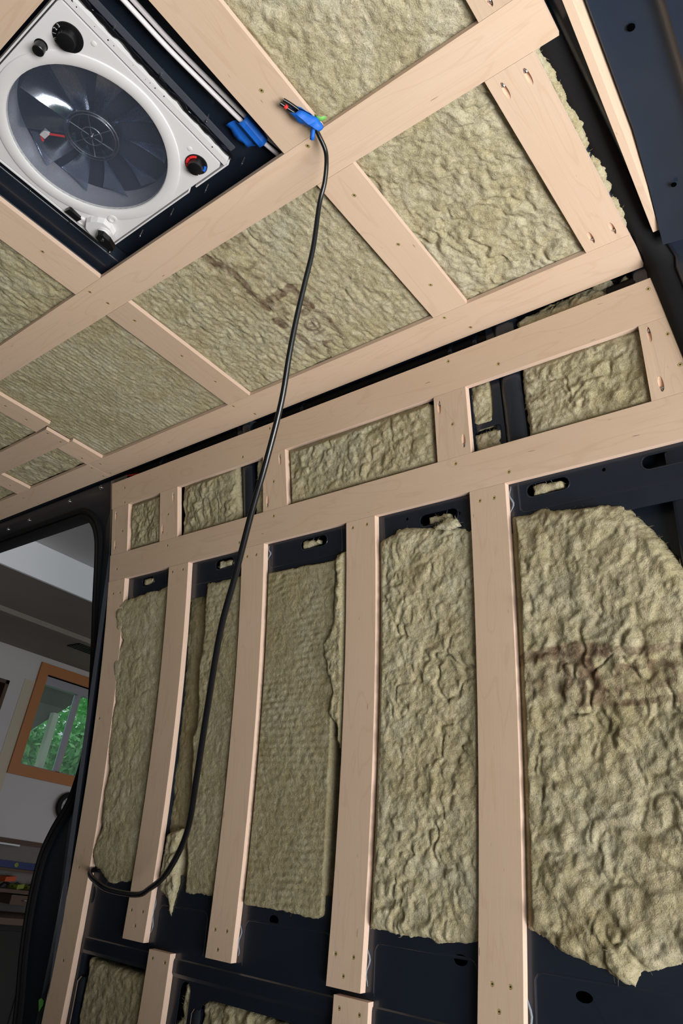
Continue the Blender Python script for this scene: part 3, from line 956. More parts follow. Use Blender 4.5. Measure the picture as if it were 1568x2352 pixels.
frame_strip('rubber_seal', [(0.0, -0.085), (-0.004, -0.045), (0.0, -0.030), (0.006, -0.022), (0.014, -0.022), (0.020, -0.030), (0.022, -0.034)], M['black'])
frame_strip('inner_seal_lip', [(0.022, -0.036), (0.026, -0.024), (0.033, -0.021), (0.040, -0.026), (0.042, -0.034)], M['black'])
sheet('door_frame', [(-3.6, 1.94), (-2.185, 1.94), (-2.185, 0.02), (-2.345, 0.02), (-2.36, 0.26), (-2.405, 0.42), (-2.424, 0.557), (-2.412, 0.69), (-2.37, 0.782), (-2.305, 0.865), (-2.272, 0.96), (-2.256, 1.10), (-2.276, 1.303), (-2.297, 1.514),
                     (-2.302, 1.70), (-2.310, 1.758), (-2.328, 1.80), (-2.360, 1.832), (-2.405, 1.851), (-2.45, 1.857), (-3.6, 1.857)], [], on_wall, -0.034, -0.05, M['navy'], door)
# raised pillar face beside the wall battens
mb = MB(); pr = [(-2.262, -0.038), (-2.256, -0.024), (-2.250, -0.0205), (-2.19, -0.0195), (-2.12, -0.0195)]
zs = np.concatenate([np.linspace(0.02, 1.6, 12), np.linspace(1.68, 1.93, 5)]); n = len(pr); vs = []
for z in zs:
    for x, h in pr:
        vs.append(on_wall(x + (0.03 * min(1, max(0, (z - 0.8) / 0.5)) if x < -2.2 else 0), z, h))
mb.add(vs, [(j * n + i, j * n + i + 1, (j + 1) * n + i + 1, (j + 1) * n + i) for j in range(len(zs) - 1) for i in range(n - 1)])
mb.build('pillar_face', M['navyg'], door, smooth=True)
for (x, z) in ((-2.979, 1.901), (-2.809, 1.906), (-2.51, 1.920), (-2.301, 1.927), (-3.2, 1.90)):
    mb = MB(); p = Vector(on_wall(x, z, -0.034))
    nn = (Vector(on_wall(x, z, 0)) - p).normalized()
    mb.lathe(p, nn, [(0.0085, 0), (0.0085, 0.001), (0.005, 0.0012), (0.005, 0.005), (0.0035, 0.0065)], 12)
    mb.build('bolt', M['steel'], door, smooth=True)
# underside of the header over the sliding door, joining the roof
mb = MB(); mb.add([(x, y, z) for x in (-4.2, -2.2) for y, z in ((1.12, 2.012), (1.195, 1.992), (1.215, 1.965), (1.212, 1.935))], [(i, i + 1, 5 + i, 4 + i) for i in range(3)])
mb.build('door_header', M['navy'], door, smooth=True)

# --- garage round the van
GX = -6.0; GF = -0.55
mb = MB(); mb.box(-6.2, 4.5, -3.0, 7.0, GF - 0.1, GF)
struct(mb.build('floor_garage', M['concrete']))
mb = MB(); mb.box(-4.27, 4.0, -3.0, 7.0, 2.43, 2.6)
struct(mb.build('ceiling_garage', M['gceil']))
mb = MB(); mb.box(-6.2, -4.27, -3.0, 7.0, 2.22, 2.6)
struct(mb.build('ceiling_soffit', M['gdark']))
mb = MB(); mb.box(-4.272, -4.25, -3.0, 7.0, 2.215, 2.43)
struct(mb.build('trim_1', M['gband']))
mb = MB(); mb.box(-5.13, -5.05, -3.0, 7.0, 2.185, 2.22)
struct(mb.build('trim_2', M['gdark']))
WY0, WY1, WZ0, WZ1 = 3.20, 4.25, 1.345, 2.085          # window opening
DY0, DY1, DZ = 2.0, 2.90, 1.945                         # doorway
mb = MB()
for (y0, y1, z0, z1) in ((-3.0, DY0, GF, 2.22), (DY0, DY1, DZ, 2.22), (DY1, WY0, GF, 2.22), (WY0, WY1, GF, WZ0), (WY0, WY1, WZ1, 2.22), (WY1, 7.0, GF, 2.22)):
    mb.box(GX - 0.14, GX, y0, y1, z0, z1)
struct(mb.build('wall_garage', M['gwall']))
mb = MB(); mb.box(-6.2, 4.0, 6.9, 7.0, GF, 2.6)
struct(mb.build('wall_garage_side', M['gwall']))
mb = MB(); mb.box(-6.2, 4.0, -3.1, -3.0, GF, 2.6)
struct(mb.build('wall_garage_far', M['gwall']))
mb = MB(); mb.box(GX, GX + 0.004, 3.02, 3.12, 0.80, 2.0)
struct(mb.build('trim_3', M['gtape']))
mb = MB(); mb.box(GX, GX + 0.02, 2.90, 4.6, 0.765, 0.80)
struct(mb.build('trim_4', M['bench']))
mb = MB(); mb.box(GX, GX + 0.004, 2.92, 4.9, GF, 0.765)  # added dark sheet standing for the shade below the white panel
struct(mb.build('trim_5', M['gshade']))
# doorway; a dark sheet stands for the unlit space behind
d2 = empty('door_2', (GX, 2.45, GF)); struct(d2)
mb = MB(); mb.box(GX - 0.12, GX - 0.08, DY0, DY1, GF, DZ); mb.build('dark_sheet', M['dark'], d2)
mb = MB(); mb.box(GX - 0.10, GX + 0.004, DY1 - 0.03, DY1, GF, DZ); mb.box(GX - 0.10, GX + 0.004, DY0, DY1, DZ - 0.03, DZ); mb.build('door_jamb', M['bench'], d2)
# window
w1 = empty('window_1', (GX, 3.7, 1.3)); struct(w1)
cw = 0.085
for nm, (y0, y1, z0, z1) in (('casing', (WY0 - cw, WY0, WZ0 - cw, WZ1 + cw)), ('casing', (WY1, WY1 + cw, WZ0 - cw, WZ1 + cw)), ('casing', (WY0, WY1, WZ1, WZ1 + cw)), ('casing', (WY0, WY1, WZ0 - cw, WZ0))):
    mb = MB(); mb.box(GX - 0.06, GX + 0.022, y0, y1, z0, z1); mb.build(nm, M['cedar'], w1)
mb = MB(); mb.box(GX - 0.11, GX - 0.05, WY0, WY1, WZ1 - 0.07, WZ1); mb.box(GX - 0.11, GX - 0.05, WY0, WY0 + 0.012, WZ0, WZ1); mb.box(GX - 0.11, GX - 0.05, WY0, WY1, WZ0, WZ0 + 0.012)
mb.build('sash_frame', M['alu'], w1)
mb = MB(); mb.box(GX - 0.105, GX - 0.05, 3.565, 3.605, WZ0, WZ1 - 0.07); mb.build('meeting_stile', M['alu'], w1)
for y0, y1 in ((WY0, 3.565), (3.605, WY1)):
    mb = MB(); mb.box(GX - 0.085, GX - 0.081, y0 + 0.012, y1, WZ0 + 0.012, WZ1 - 0.07); mb.build('pane', M['glass'], w1)

# ================================================================== CEILING BATTENS
CE = 'ceiling battens'
cb = on_ceiling
board('ceiling_batten', 'long plywood ceiling batten along the fan edge with the black cable crossing it', [(-3.4, 0.564), (-3.4, 0.652), (-0.267, 0.652), (-0.267, 0.564)], cb, 1,
      [(-0.735, 0.576), (-1.459, 0.578), (-1.452, 0.627), (-2.17, 0.61)], group=CE)
board('ceiling_batten', 'long plywood ceiling batten next to the dark roof corner gap, behind the hanging cable', [(-2.215, 1.090), (-2.215, 1.186), (-0.312, 1.186), (-0.312, 1.090)], cb, 1,
      [(-0.753, 1.103), (-0.716, 1.163), (-1.483, 1.103), (-1.452, 1.164), (-2.175, 1.111), (-2.196, 1.170)], group=CE)
board('ceiling_batten', 'plywood ceiling batten running on above the sliding door opening', [(-3.5, 1.090), (-3.5, 1.186), (-2.2165, 1.186), (-2.2165, 1.090)], cb, 1,
      [(-2.231, 1.113), (-2.241, 1.171), (-2.715, 1.12), (-2.699, 1.176)], group=CE)
board('ceiling_batten', 'plywood batten ending in a cut face among short crosspieces above the door', [(-3.4, 0.880), (-3.4, 0.968), (-2.153, 0.968), (-2.153, 0.880)], cb, 1, [(-2.173, 0.897), (-2.18, 0.951)], group=CE)
board('ceiling_batten', 'plywood batten past the fan dial corner, mostly cut off by the picture', [(-3.0, 0.035), (-3.0, 0.128), (-0.75, 0.128), (-0.75, 0.035)], cb, 1, [], group=CE)
board('ceiling_crosspiece', 'pinkish plywood crosspiece with three screws just below the hanging cable top', [(-0.775, 0.6525), (-0.684, 0.6525), (-0.684, 1.0895), (-0.775, 1.0895)], cb, 1, [(-0.727, 0.712), (-0.722, 0.862), (-0.725, 0.997)], group=CE)
board('ceiling_crosspiece', 'plywood crosspiece with three screws between ribbed and printed insulation', [(-1.492, 0.6525), (-1.400, 0.6525), (-1.400, 1.0895), (-1.492, 1.0895)], cb, 1, [(-1.443, 0.705), (-1.442, 0.865), (-1.443, 0.992)], group=CE)
board('ceiling_crosspiece', 'end crosspiece of plywood with two pocket holes at each end', [(-0.400, 0.6525), (-0.312, 0.6525), (-0.312, 1.0895), (-0.400, 1.0895)], cb, 1, [], [(-0.378, 0.686, False), (-0.336, 0.685, False), (-0.377, 1.057, True), (-0.333, 1.057, True)], group=CE)
board('ceiling_crosspiece', 'end crosspiece cut off by the picture top, one pocket hole showing', [(-0.362, 0.0), (-0.272, 0.0), (-0.272, 0.5635), (-0.362, 0.5635)], cb, 1, [], [(-0.333, 0.538, True), (-0.30, 0.538, True)], group=CE)
board('ceiling_crosspiece', 'wide plywood crosspiece beside the white cables with the taped cable end on it', [(-0.784, -0.3), (-0.687, -0.3), (-0.687, 0.5635), (-0.784, 0.5635)], cb, 1, [(-0.734, 0.447)], group=CE)
board('ceiling_crosspiece', 'plywood crosspiece with one screw next to the fan crank corner', [(-1.499, -0.3), (-1.394, -0.3), (-1.394, 0.5635), (-1.499, 0.5635)], cb, 1, [(-1.445, 0.436)], group=CE)
board('ceiling_crosspiece', 'short plywood crosspiece with splintered edge at the far end of the ceiling', [(-2.202, 0.6525), (-2.112, 0.6525), (-2.112, 0.868), (-2.202, 0.872)], cb, 1, [(-2.155, 0.733), (-2.163, 0.812)], group=CE)
board('ceiling_crosspiece', 'stubby plywood crosspiece between the cut batten end and the door batten', [(-2.225, 0.9685), (-2.132, 0.9685), (-2.132, 1.0895), (-2.225, 1.0895)], cb, 1, [(-2.204, 1.054)], group=CE)
board('ceiling_crosspiece', 'farthest stubby plywood crosspiece above the sliding door', [(-2.705, 0.9685), (-2.612, 0.9685), (-2.612, 1.0895), (-2.705, 1.0895)], cb, 1, [(-2.666, 1.034)], group=CE)
# strip on edge along the rear door header
rs = MB()
rs.add([(-0.1850, -0.4, 1.9445), (-0.1720, -0.4, 1.9445), (-0.1530, -0.4, 1.985), (-0.1660, -0.4, 1.985), (-0.2690, 1.103, 1.9445), (-0.2560, 1.103, 1.9445), (-0.2370, 1.103, 1.985), (-0.2500, 1.103, 1.985)],
       [(0, 4, 5, 1), (1, 5, 6, 2), (2, 6, 7, 3), (3, 7, 4, 0), (0, 1, 2, 3), (4, 7, 6, 5)])
o = rs.build('header_strip', M['ply'])
ul = o.data.uv_layers.new(name='UVMap')
for lp in o.data.loops:
    c = o.data.vertices[lp.vertex_index].co
    ul.data[lp.index].uv = (c.y, (c.x + c.z))
tag(o, 'narrow plywood strip seen on edge against the blue rear header', 'batten')

# ================================================================== WALL BATTENS
WB = 'side wall battens'
wb = on_wall
board('wall_batten', 'top horizontal wall batten just under the dark roof gap', [(-2.182, 1.908), (-0.304, 1.908), (-0.268, 1.8175), (-2.182, 1.8175)][0:1] + [(-2.182, 1.8175), (-0.286, 1.8175), (-0.303, 1.908)], wb, 1,
      [(-2.108, 1.878), (-2.107, 1.827), (-1.398, 1.894), (-1.515, 1.838), (-0.789, 1.893), (-0.660, 1.843), (-0.311, 1.887)], th=WTH, group=WB)
board('wall_batten', 'middle horizontal wall batten, running the whole length above the tall studs', [(-2.182, 1.655), (-2.182, 1.5655), (-0.23, 1.5655), (-0.23, 1.655)], wb, 1,
      [(-2.141, 1.604), (-1.869, 1.636), (-1.535, 1.586), (-1.394, 1.636), (-0.797, 1.640), (-0.665, 1.588)], th=WTH, group=WB)


def post(label, x0t, x1t, x0b, x1b, zt, zb, screws=(), pockets=(), nseg=1):
    # local "start" at the top
    return board('wall_batten', label, [(x0t, zt), (x1t, zt), (x1b, zb), (x0b, zb)], wb, nseg, screws, pockets, th=WTH, group=WB)


UT, UB = 1.817, 1.6555
post('short upright batten at the door end between the two horizontal wall battens', -2.178, -2.085, -2.178, -2.087, UT, UB, [(-2.117, 1.730)], [(-2.157, 1.790, False), (-2.157, 1.688, True)])
post('short upright batten between two narrow upper batts, second from the door', -1.910, -1.821, -1.910, -1.820, UT, UB, [(-1.868, 1.737)], [(-1.842, 1.788, False), (-1.896, 1.692, True)])
post('short upright batten partly behind the hanging black cable', -1.430, -1.342, -1.435, -1.341, UT, UB, [(-1.391, 1.735)], [(-1.363, 1.793, False), (-1.417, 1.682, True)])
post('short upright batten beside the curved blue rib', -0.840, -0.751, -0.845, -0.754, UT, UB, [(-0.796, 1.737)], [(-0.827, 1.788, False), (-0.770, 1.689, True)])
post('upright end batten beside the rear pillar with two pocket holes', -0.343, -0.286, -0.343, -0.259, UT, UB, [(-0.291, 1.781), (-0.279, 1.712)], [(-0.325, 1.793, False), (-0.320, 1.685, True)])
LT, LB = 1.565, 0.533
post('tall upright batten along the door frame, first in the row', -2.184, -2.092, -2.191, -2.101, LT, 0.02, [(-2.153, 1.522), (-2.115, 1.520), (-2.164, 1.119), (-2.152, 0.687), (-2.146, 0.446)], nseg=12)
post('tall upright stud the cable loop passes over, second from the door frame', -1.857, -1.763, -1.889, -1.797, LT, LB, [(-1.839, 1.547), (-1.788, 1.547), (-1.868, 0.603), (-1.818, 0.604), (-1.842, 0.568)], nseg=9)
post('tall upright stud crossed by the black cable near its top, third from the door frame', -1.522, -1.433, -1.551, -1.460, LT, LB, [(-1.501, 1.539), (-1.464, 1.538), (-1.527, 0.596), (-1.485, 0.597), (-1.510, 0.555)], nseg=9)
post('tall upright stud between flat ribbed wool and crumpled wool, fourth from the door frame', -1.132, -1.040, -1.164, -1.072, LT, LB, [(-1.112, 1.548), (-1.066, 1.548), (-1.143, 0.595), (-1.094, 0.595), (-1.119, 0.557)], nseg=9)
post('widest looking tall upright stud, next to the big printed wool batt', -0.767, -0.677, -0.800, -0.708, LT, 0.50, [(-0.743, 1.539), (-0.707, 1.538), (-0.768, 0.596), (-0.731, 0.597), (-0.755, 0.555)], nseg=9)
post('lower stud stub beginning below the second tall stud', -1.768, -1.682, -1.773, -1.683, 0.523, 0.02, [(-1.750, 0.505), (-1.699, 0.502)], nseg=4)
post('lower stud stub below the fourth tall stud, cut off by the picture bottom', -1.141, -1.050, -1.146, -1.052, 0.521, 0.02, [(-1.125, 0.499), (-1.072, 0.496)], nseg=4)
post('lower stud stub below the stud next to the printed batt', -0.800, -0.708, -0.803, -0.712, 0.49, 0.02, [], nseg=4)
# smears of adhesive squeezed out behind stud feet
for k, (x, z0, z1) in enumerate(((-1.793, 0.556, 0.64), (-1.456, 0.548, 0.615), (-1.068, 0.545, 0.62), (-0.704, 0.50, 0.60), (-1.428, 1.52, 1.56), (-0.674, 1.50, 1.56))):
    mb = MB()
    pts = [on_wall(x + 0.004 * math.sin(t * 9 + k) - 0.002 + 0.003 * math.sin(t * math.pi), z0 + (z1 - z0) * t, -0.0178) for t in np.linspace(0, 1, 12)]
    mb.tube(pts, [0.0006 + 0.0014 * math.sin(math.pi * t) * (1 + .3 * math.sin(7 * t + k)) for t in np.linspace(0.02, 0.98, 12)], 8)
    o = mb.build('adhesive_bead', M['glue'], wall, smooth=True)


# ================================================================== INSULATION
def rect(x0, x1, y0, y1): return [(x0, y0), (x1, y0), (x1, y1), (x0, y1)]


def strokes(segs, soft=0.35):
    """flat brown print: list of (points, half width, strength)"""
    def f(u, v):
        jx = 0.004 * fbm(u * 60, v * 60, 401, 3); jy = 0.004 * fbm(u * 60, v * 60, 431, 3)
        r = np.zeros(u.shape)
        for pts, hw, st in segs:
            for a, b in zip(pts[:-1], pts[1:]):
                d = seg_dist(u + jx, v + jy, a, b)
                r = np.maximum(r, st * np.clip((hw * 1.2 - d) / (hw * soft), 0, 1))
        wear = np.clip(0.95 + 0.8 * fbm(u * 40, v * 40, 461, 3), 0.35, 1)
        return r * wear * 1.15
    return f


def arc(c, r, a0, a1, n=12): return [(c[0] + r * math.cos(math.radians(a0 + (a1 - a0) * k / n)), c[1] + r * math.sin(math.radians(a0 + (a1 - a0) * k / n))) for k in range(n + 1)]


ceil_ink = strokes([
    ([(-1.128, 0.66), (-1.122, 0.69), (-1.104, 0.715), (-1.106, 0.765), (-1.112, 0.81), (-1.116, 0.865)], 0.0085, 0.9),
    ([(-1.124, 0.905), (-1.122, 0.93)], 0.013, 0.85), ([(-1.118, 0.958), (-1.112, 1.002), (-1.113, 1.062)], 0.0085, 0.7),
    ([(-1.095, 0.845), (-1.022, 0.842)], 0.011, 0.85), ([(-1.022, 0.842), (-1.020, 0.915)], 0.011, 1.0), ([(-1.020, 0.915), (-1.052, 0.925)], 0.008, 0.95), ([(-1.044, 0.880), (-1.030, 0.900)], 0.010, 0.9), ([(-1.094, 0.845), (-1.080, 0.870), (-1.085, 0.90)], 0.009, 0.55),
    (arc((-1.058, 0.969), 0.0185, 0, 360, 20), 0.0042, 0.9), ([(-1.062, 0.960), (-1.052, 0.964), (-1.055, 0.974), (-1.064, 0.972)], 0.0035, 0.85), ([(-1.070, 0.998), (-1.042, 0.998)], 0.0042, 0.7),
    ([(-1.013, 0.934), (-1.006, 0.974)], 0.0050, 0.8), ([(-1.006, 0.974), (-1.015, 0.998), (-1.017, 1.038)], 0.0040, 0.75),
    ([(-1.048, 1.018), (-1.044, 1.034), (-1.058, 1.040), (-1.070, 1.030), (-1.078, 1.052)], 0.0052, 0.8),
    ([(-1.060, 0.664), (-1.012, 0.672)], 0.013, 0.42), ([(-1.078, 0.726), (-1.070, 0.745), (-1.040, 0.742)], 0.005, 0.5), ([(-1.074, 0.768), (-1.056, 0.790), (-1.046, 0.812), (-1.060, 0.820)], 0.005, 0.5), ([(-1.026, 0.80), (-1.020, 0.83)], 0.004, 0.5),
])
wall_ink = strokes([
    ([(-0.70, 1.182), (-0.66, 1.184), (-0.62, 1.185)], 0.011, 0.85), ([(-0.62, 1.186), (-0.571, 1.192), (-0.53, 1.191), (-0.498, 1.186)], 0.013, 0.9), ([(-0.498, 1.184), (-0.43, 1.180), (-0.36, 1.181)], 0.0065, 0.75),
    ([(-0.560, 1.088), (-0.508, 1.088), (-0.47, 1.086), (-0.42, 1.088), (-0.36, 1.092)], 0.006, 0.75),
    ([(-0.585, 1.165), (-0.575, 1.130), (-0.588, 1.112)], 0.010, 0.75), ([(-0.560, 1.180), (-0.538, 1.162), (-0.524, 1.130), (-0.512, 1.102)], 0.014, 0.9), ([(-0.545, 1.165), (-0.552, 1.130), (-0.548, 1.100)], 0.008, 0.8), ([(-0.55, 1.103), (-0.512, 1.100)], 0.010, 0.8),
    ([(-0.478, 1.154), (-0.480, 1.106)], 0.0068, 0.85), ([(-0.480, 1.155), (-0.462, 1.152)], 0.006, 0.8), ([(-0.472, 1.128), (-0.462, 1.110)], 0.006, 0.55),
    ([(-0.446, 1.152), (-0.444, 1.118)], 0.0085, 0.7), ([(-0.418, 1.156), (-0.416, 1.138)], 0.0065, 0.75), ([(-0.42, 1.157), (-0.395, 1.158)], 0.0055, 0.7),
    (arc((-0.395, 1.133), 0.019, 150, 470, 18), 0.0045, 0.65), ([(-0.412, 1.115), (-0.385, 1.122)], 0.005, 0.6), ([(-0.66, 1.165), (-0.655, 1.125)], 0.008, 0.45), ([(-0.632, 1.142), (-0.630, 1.112)], 0.009, 0.6), ([(-0.612, 1.165), (-0.605, 1.12)], 0.008, 0.5),
])

insulation('insulation_batt', 'pale fluffy wool batt above the long ceiling batten, beside the taped cable end', rect(-0.702, -0.335, 0.02, 0.600), on_ceiling, 11, fine=0.0011, base=-0.013, lump=0.005, crease=0.003, ribs=0.0006, rib_pitch=0.016, rib_dir=(1, 0.15))
insulation('insulation_batt', 'rumpled pale wool batt behind the end crosspiece with pocket holes', rect(-0.725, -0.306, 0.625, 1.125), on_ceiling, 23, base=-0.014, lump=0.009, crease=0.009, jag=0.016, tufts=220)
insulation('insulation_batt', 'ceiling wool batt with smudged brown print, behind the cable', rect(-1.440, -0.745, 0.625, 1.12), on_ceiling, 37, fine=0.0009, base=-0.013, lump=0.0055, crease=0.004, ribs=0.0009, rib_pitch=0.0155, rib_dir=(1, 0), ink=ceil_ink)
insulation('insulation_batt', 'flat ribbed ceiling wool batt without print between two crosspieces', rect(-2.165, -1.460, 0.625, 1.12), on_ceiling, 41, fine=0.0006, base=-0.013, lump=0.003, crease=0.0015, ribs=0.0011, rib_pitch=0.0155, rib_dir=(1, 0))
insulation('insulation_batt', 'small piece of ceiling wool at the picture edge below the long batten', rect(-2.80, -2.190, 0.64, 0.89), on_ceiling, 47, base=-0.013, lump=0.004, crease=0.003, ribs=0.0015, rib_dir=(1, 0), cell=0.004)
insulation('insulation_batt', 'narrow ceiling wool piece between two stubby crosspieces over the door', rect(-2.650, -2.200, 0.955, 1.10), on_ceiling, 53, base=-0.013, lump=0.006, crease=0.004, ribs=0.0015, rib_dir=(1, 0), cell=0.004)
insulation('insulation_batt', 'last scrap of ceiling wool beyond the farthest crosspiece', rect(-3.2, -2.68, 0.955, 1.10), on_ceiling, 59, base=-0.013, lump=0.005, cell=0.004)
insulation('insulation_batt', 'wool batt beside the fan, past the one-screw crosspiece', rect(-2.30, -1.470, 0.15, 0.585), on_ceiling, 61, base=-0.014, lump=0.006, crease=0.005, ribs=0.0010, rib_dir=(1, 0), cell=0.0035)


def in_gap(x, v, h=0.0):
    return (x, 1.216 - h + 0.0 * x, v)


insulation('insulation_scrap', 'strip of torn wool stuffed in the dark gap at the roof corner', [(-0.618, 1.885), (-0.618, 1.955), (-0.52, 1.972), (-0.44, 1.968), (-0.395, 1.985), (-0.385, 1.955), (-0.36, 1.965), (-0.345, 1.90)], in_gap, 67, base=0.012, lump=0.010, crease=0.010, edge=0.012, drop=0.012, depth=0.03, jag=0.012)

W = on_wall
insulation('insulation_batt', 'smallest upper wall batt at the door end', rect(-2.115, -1.915, 1.640, 1.835), W, 71, tone=0.8, base=-0.008, lump=0.007, crease=0.006, edge=0.018)
insulation('insulation_batt', 'upper wall batt before the straight dark rib, with deep vertical folds', rect(-1.815, -1.556, 1.640, 1.835), W, 73, tone=0.84, base=-0.010, lump=0.010, crease=0.008, scale=0.9)
insulation('insulation_scrap', 'thin wool scrap between the dark rib and the cable', [(-1.492, 1.645), (-1.42, 1.645), (-1.42, 1.835), (-1.480, 1.83)], W, 75, base=-0.016, lump=0.008, crease=0.008)
insulation('insulation_batt', 'longest upper wall batt, between the cable and the curved rib bay', [(-1.352, 1.640), (-0.857, 1.64), (-0.857, 1.812), (-0.872, 1.820), (-1.0, 1.822), (-1.12, 1.836), (-1.352, 1.836)], W, 77, tone=0.9, base=-0.006, lump=0.008, crease=0.006)
insulation('insulation_scrap', 'upper wool clump showing through the bracket window by the curved rib', rect(-0.760, -0.698, 1.722, 1.83), W, 79, base=-0.034, lump=0.010, crease=0.010, edge=0.012, drop=0.01, depth=0.02)
insulation('insulation_scrap', 'lower wool clump showing through the bracket window by the curved rib', rect(-0.760, -0.684, 1.64, 1.708), W, 80, base=-0.032, lump=0.012, crease=0.012, edge=0.012, drop=0.01, depth=0.02)
insulation('insulation_batt', 'upper wall batt between the curved rib and the rear end batten', rect(-0.617, -0.330, 1.635, 1.838), W, 83, tone=0.94, base=-0.012, lump=0.010, crease=0.008)
insulation('insulation_batt', 'tall narrow wall batt bulging over the first stud by the door', [(-2.098, 1.492), (-1.845, 1.512), (-1.862, 0.68), (-1.90, 0.672), (-1.985, 0.655), (-2.03, 0.672), (-2.075, 0.700), (-2.098, 0.73), (-2.075, 0.80), (-2.088, 0.90), (-2.075, 0.96), (-2.098, 1.03), (-2.100, 1.12), (-2.085, 1.17), (-2.11, 1.22), (-2.118, 1.29), (-2.080, 1.36), (-2.118, 1.40), (-2.130, 1.46)], W, 89, tone=0.82, tilt=-0.065, fine=0.0007, skip=('tall upright batten along the door frame, first in the row',), base=0.004, lump=0.0040, crease=0.0025, jag=0.008, edge=0.022, drop=0.007, scale=0.6)
insulation('insulation_batt', 'recessed brownish wool strip behind the second stud, lower than its neighbour', [(-1.80, 1.478), (-1.696, 1.478), (-1.690, 1.2), (-1.690, 0.67), (-1.74, 0.66), (-1.81, 0.66)], W, 97, tone=0.5, fine=0.0007, base=-0.034, lump=0.004, crease=0.003)
insulation('insulation_batt', 'tall wool strip behind the hanging cable, between the second and third studs', [(-1.692, 1.492), (-1.50, 1.492), (-1.51, 0.662), (-1.672, 0.662), (-1.690, 0.80), (-1.705, 0.99), (-1.712, 1.05), (-1.695, 1.10), (-1.706, 1.22), (-1.694, 1.35)], W, 101, tone=0.74, fine=0.0006, base=-0.008, lump=0.0025, crease=0.002, ribs=0.0008, rib_dir=(0, 1), edge=0.014)
insulation('insulation_scrap', 'loose dangling wool shred at the foot of the second stud bay', [(-1.775, 0.80), (-1.715, 0.815), (-1.705, 0.74), (-1.70, 0.68), (-1.712, 0.645), (-1.722, 0.600), (-1.735, 0.640), (-1.775, 0.655), (-1.785, 0.70)], W, 103, base=-0.004, lump=0.010, crease=0.010, edge=0.015, drop=0.02, depth=0.035)
insulation('insulation_batt', 'flat ribbed wall batt with a square foot between the third and fourth studs', [(-1.460, 1.484), (-1.180, 1.478), (-1.186, 1.26), (-1.196, 0.660), (-1.215, 0.652), (-1.500, 0.660)], W, 107, tone=0.68, fine=0.0005, base=-0.008, lump=0.0018, crease=0.0012, ribs=0.0019, rib_pitch=0.0165, rib_dir=(0, 1), edge=0.005, drop=0.02, jag=0.003)
insulation('insulation_scrap', 'torn curling wool edge beside the fourth stud', [(-1.176, 1.492), (-1.125, 1.496), (-1.13, 1.1), (-1.135, 0.70), (-1.152, 0.70), (-1.156, 0.98), (-1.170, 1.06), (-1.196, 1.10), (-1.188, 1.15), (-1.205, 1.20), (-1.220, 1.27), (-1.190, 1.305), (-1.180, 1.40)], W, 109, tone=0.85, base=0.0, lump=0.006, crease=0.007, edge=0.016, drop=0.014, jag=0.010, depth=0.03)
insulation('insulation_batt', 'tall crumpled wall batt between the fourth stud and the stud by the printed batt', [(-1.068, 1.490), (-1.03, 1.505), (-0.995, 1.512), (-0.985, 1.522), (-0.96, 1.522), (-0.87, 1.507), (-0.74, 1.480), (-0.755, 1.0), (-0.775, 0.662), (-0.82, 0.650), (-0.86, 0.642), (-0.95, 0.648), (-1.065, 0.650), (-1.10, 0.66)], W, 113, tone=0.92, tilt=-0.03, base=0.0, lump=0.0075, crease=0.007, edge=0.024, drop=0.026, tufts=260)
insulation('insulation_batt', 'big creased wall batt with brown print, near the rear pillar', [(-0.700, 1.494), (-0.60, 1.492), (-0.53, 1.480), (-0.470, 1.478), (-0.433, 1.464), (-0.408, 1.430), (-0.376, 1.390), (-0.350, 1.345), (-0.320, 1.27), (-0.310, 0.70), (-0.40, 0.668), (-0.455, 0.664), (-0.480, 0.652), (-0.494, 0.650), (-0.508, 0.624), (-0.524, 0.632), (-0.555, 0.646), (-0.63, 0.655), (-0.690, 0.685), (-0.73, 0.70)], W, 127, tone=0.7, fine=0.0015, base=0.001, lump=0.011, crease=0.011, scale=0.75, edge=0.03, drop=0.034, ink=wall_ink, tufts=420, jag=0.009)
insulation('insulation_batt', 'dark lower wool batt under the first stud bay', [(-2.048, 0.465), (-1.72, 0.455), (-1.72, 0.10), (-2.035, 0.10)], W, 131, tone=0.75, base=-0.012, lump=0.005, crease=0.003, ribs=0.001, edge=0.02, cell=0.0035)
insulation('insulation_scrap', 'wool shred hanging in the oval hole beside the lower stud stub', [(-1.628, 0.466), (-1.606, 0.455), (-1.604, 0.38), (-1.612, 0.345), (-1.652, 0.335), (-1.655, 0.375), (-1.630, 0.395), (-1.635, 0.43)], W, 137, base=-0.020, lump=0.008, crease=0.008, edge=0.01, drop=0.01, depth=0.02)
insulation('insulation_batt', 'lower wool batt at the picture bottom under the third stud', [(-1.56, 0.440), (-1.48, 0.452), (-1.40, 0.446), (-1.33, 0.440), (-1.14, 0.445), (-1.14, 0.15), (-1.56, 0.15)], W, 139, tone=0.8, base=-0.018, lump=0.010, crease=0.008, edge=0.02, cell=0.0035)
sc_lab = ['two wool puffs filling the belt slot nearest the door', 'wool showing in the belt slot by the hanging cable', 'wool puff in the belt slot above the flat ribbed batt', 'wool scrap in the belt slot above the tall crumpled batt', 'wool in the belt slot above the big printed batt']
for k, (x, w, dz) in enumerate(((-1.985, 0.052, 0.003), (-1.612, 0.052, 0.0), (-1.272, 0.060, 0.0), (-0.865, 0.060, -0.003), (-0.588, 0.066, 0.0))):
    z = 1.540 + dz - (0.010 if k == 3 else 0)
    insulation('insulation_scrap', sc_lab[k], [(x - w / 2, z - 0.011), (x + w / 2, z - 0.008), (x + w / 2, z + 0.008), (x - w / 2, z + 0.010)], W, 150 + k, base=-0.017, lump=0.005, crease=0.006, edge=0.008, drop=0.01, depth=0.02, jag=0.006, tufts=20, group='wool in the belt slots')
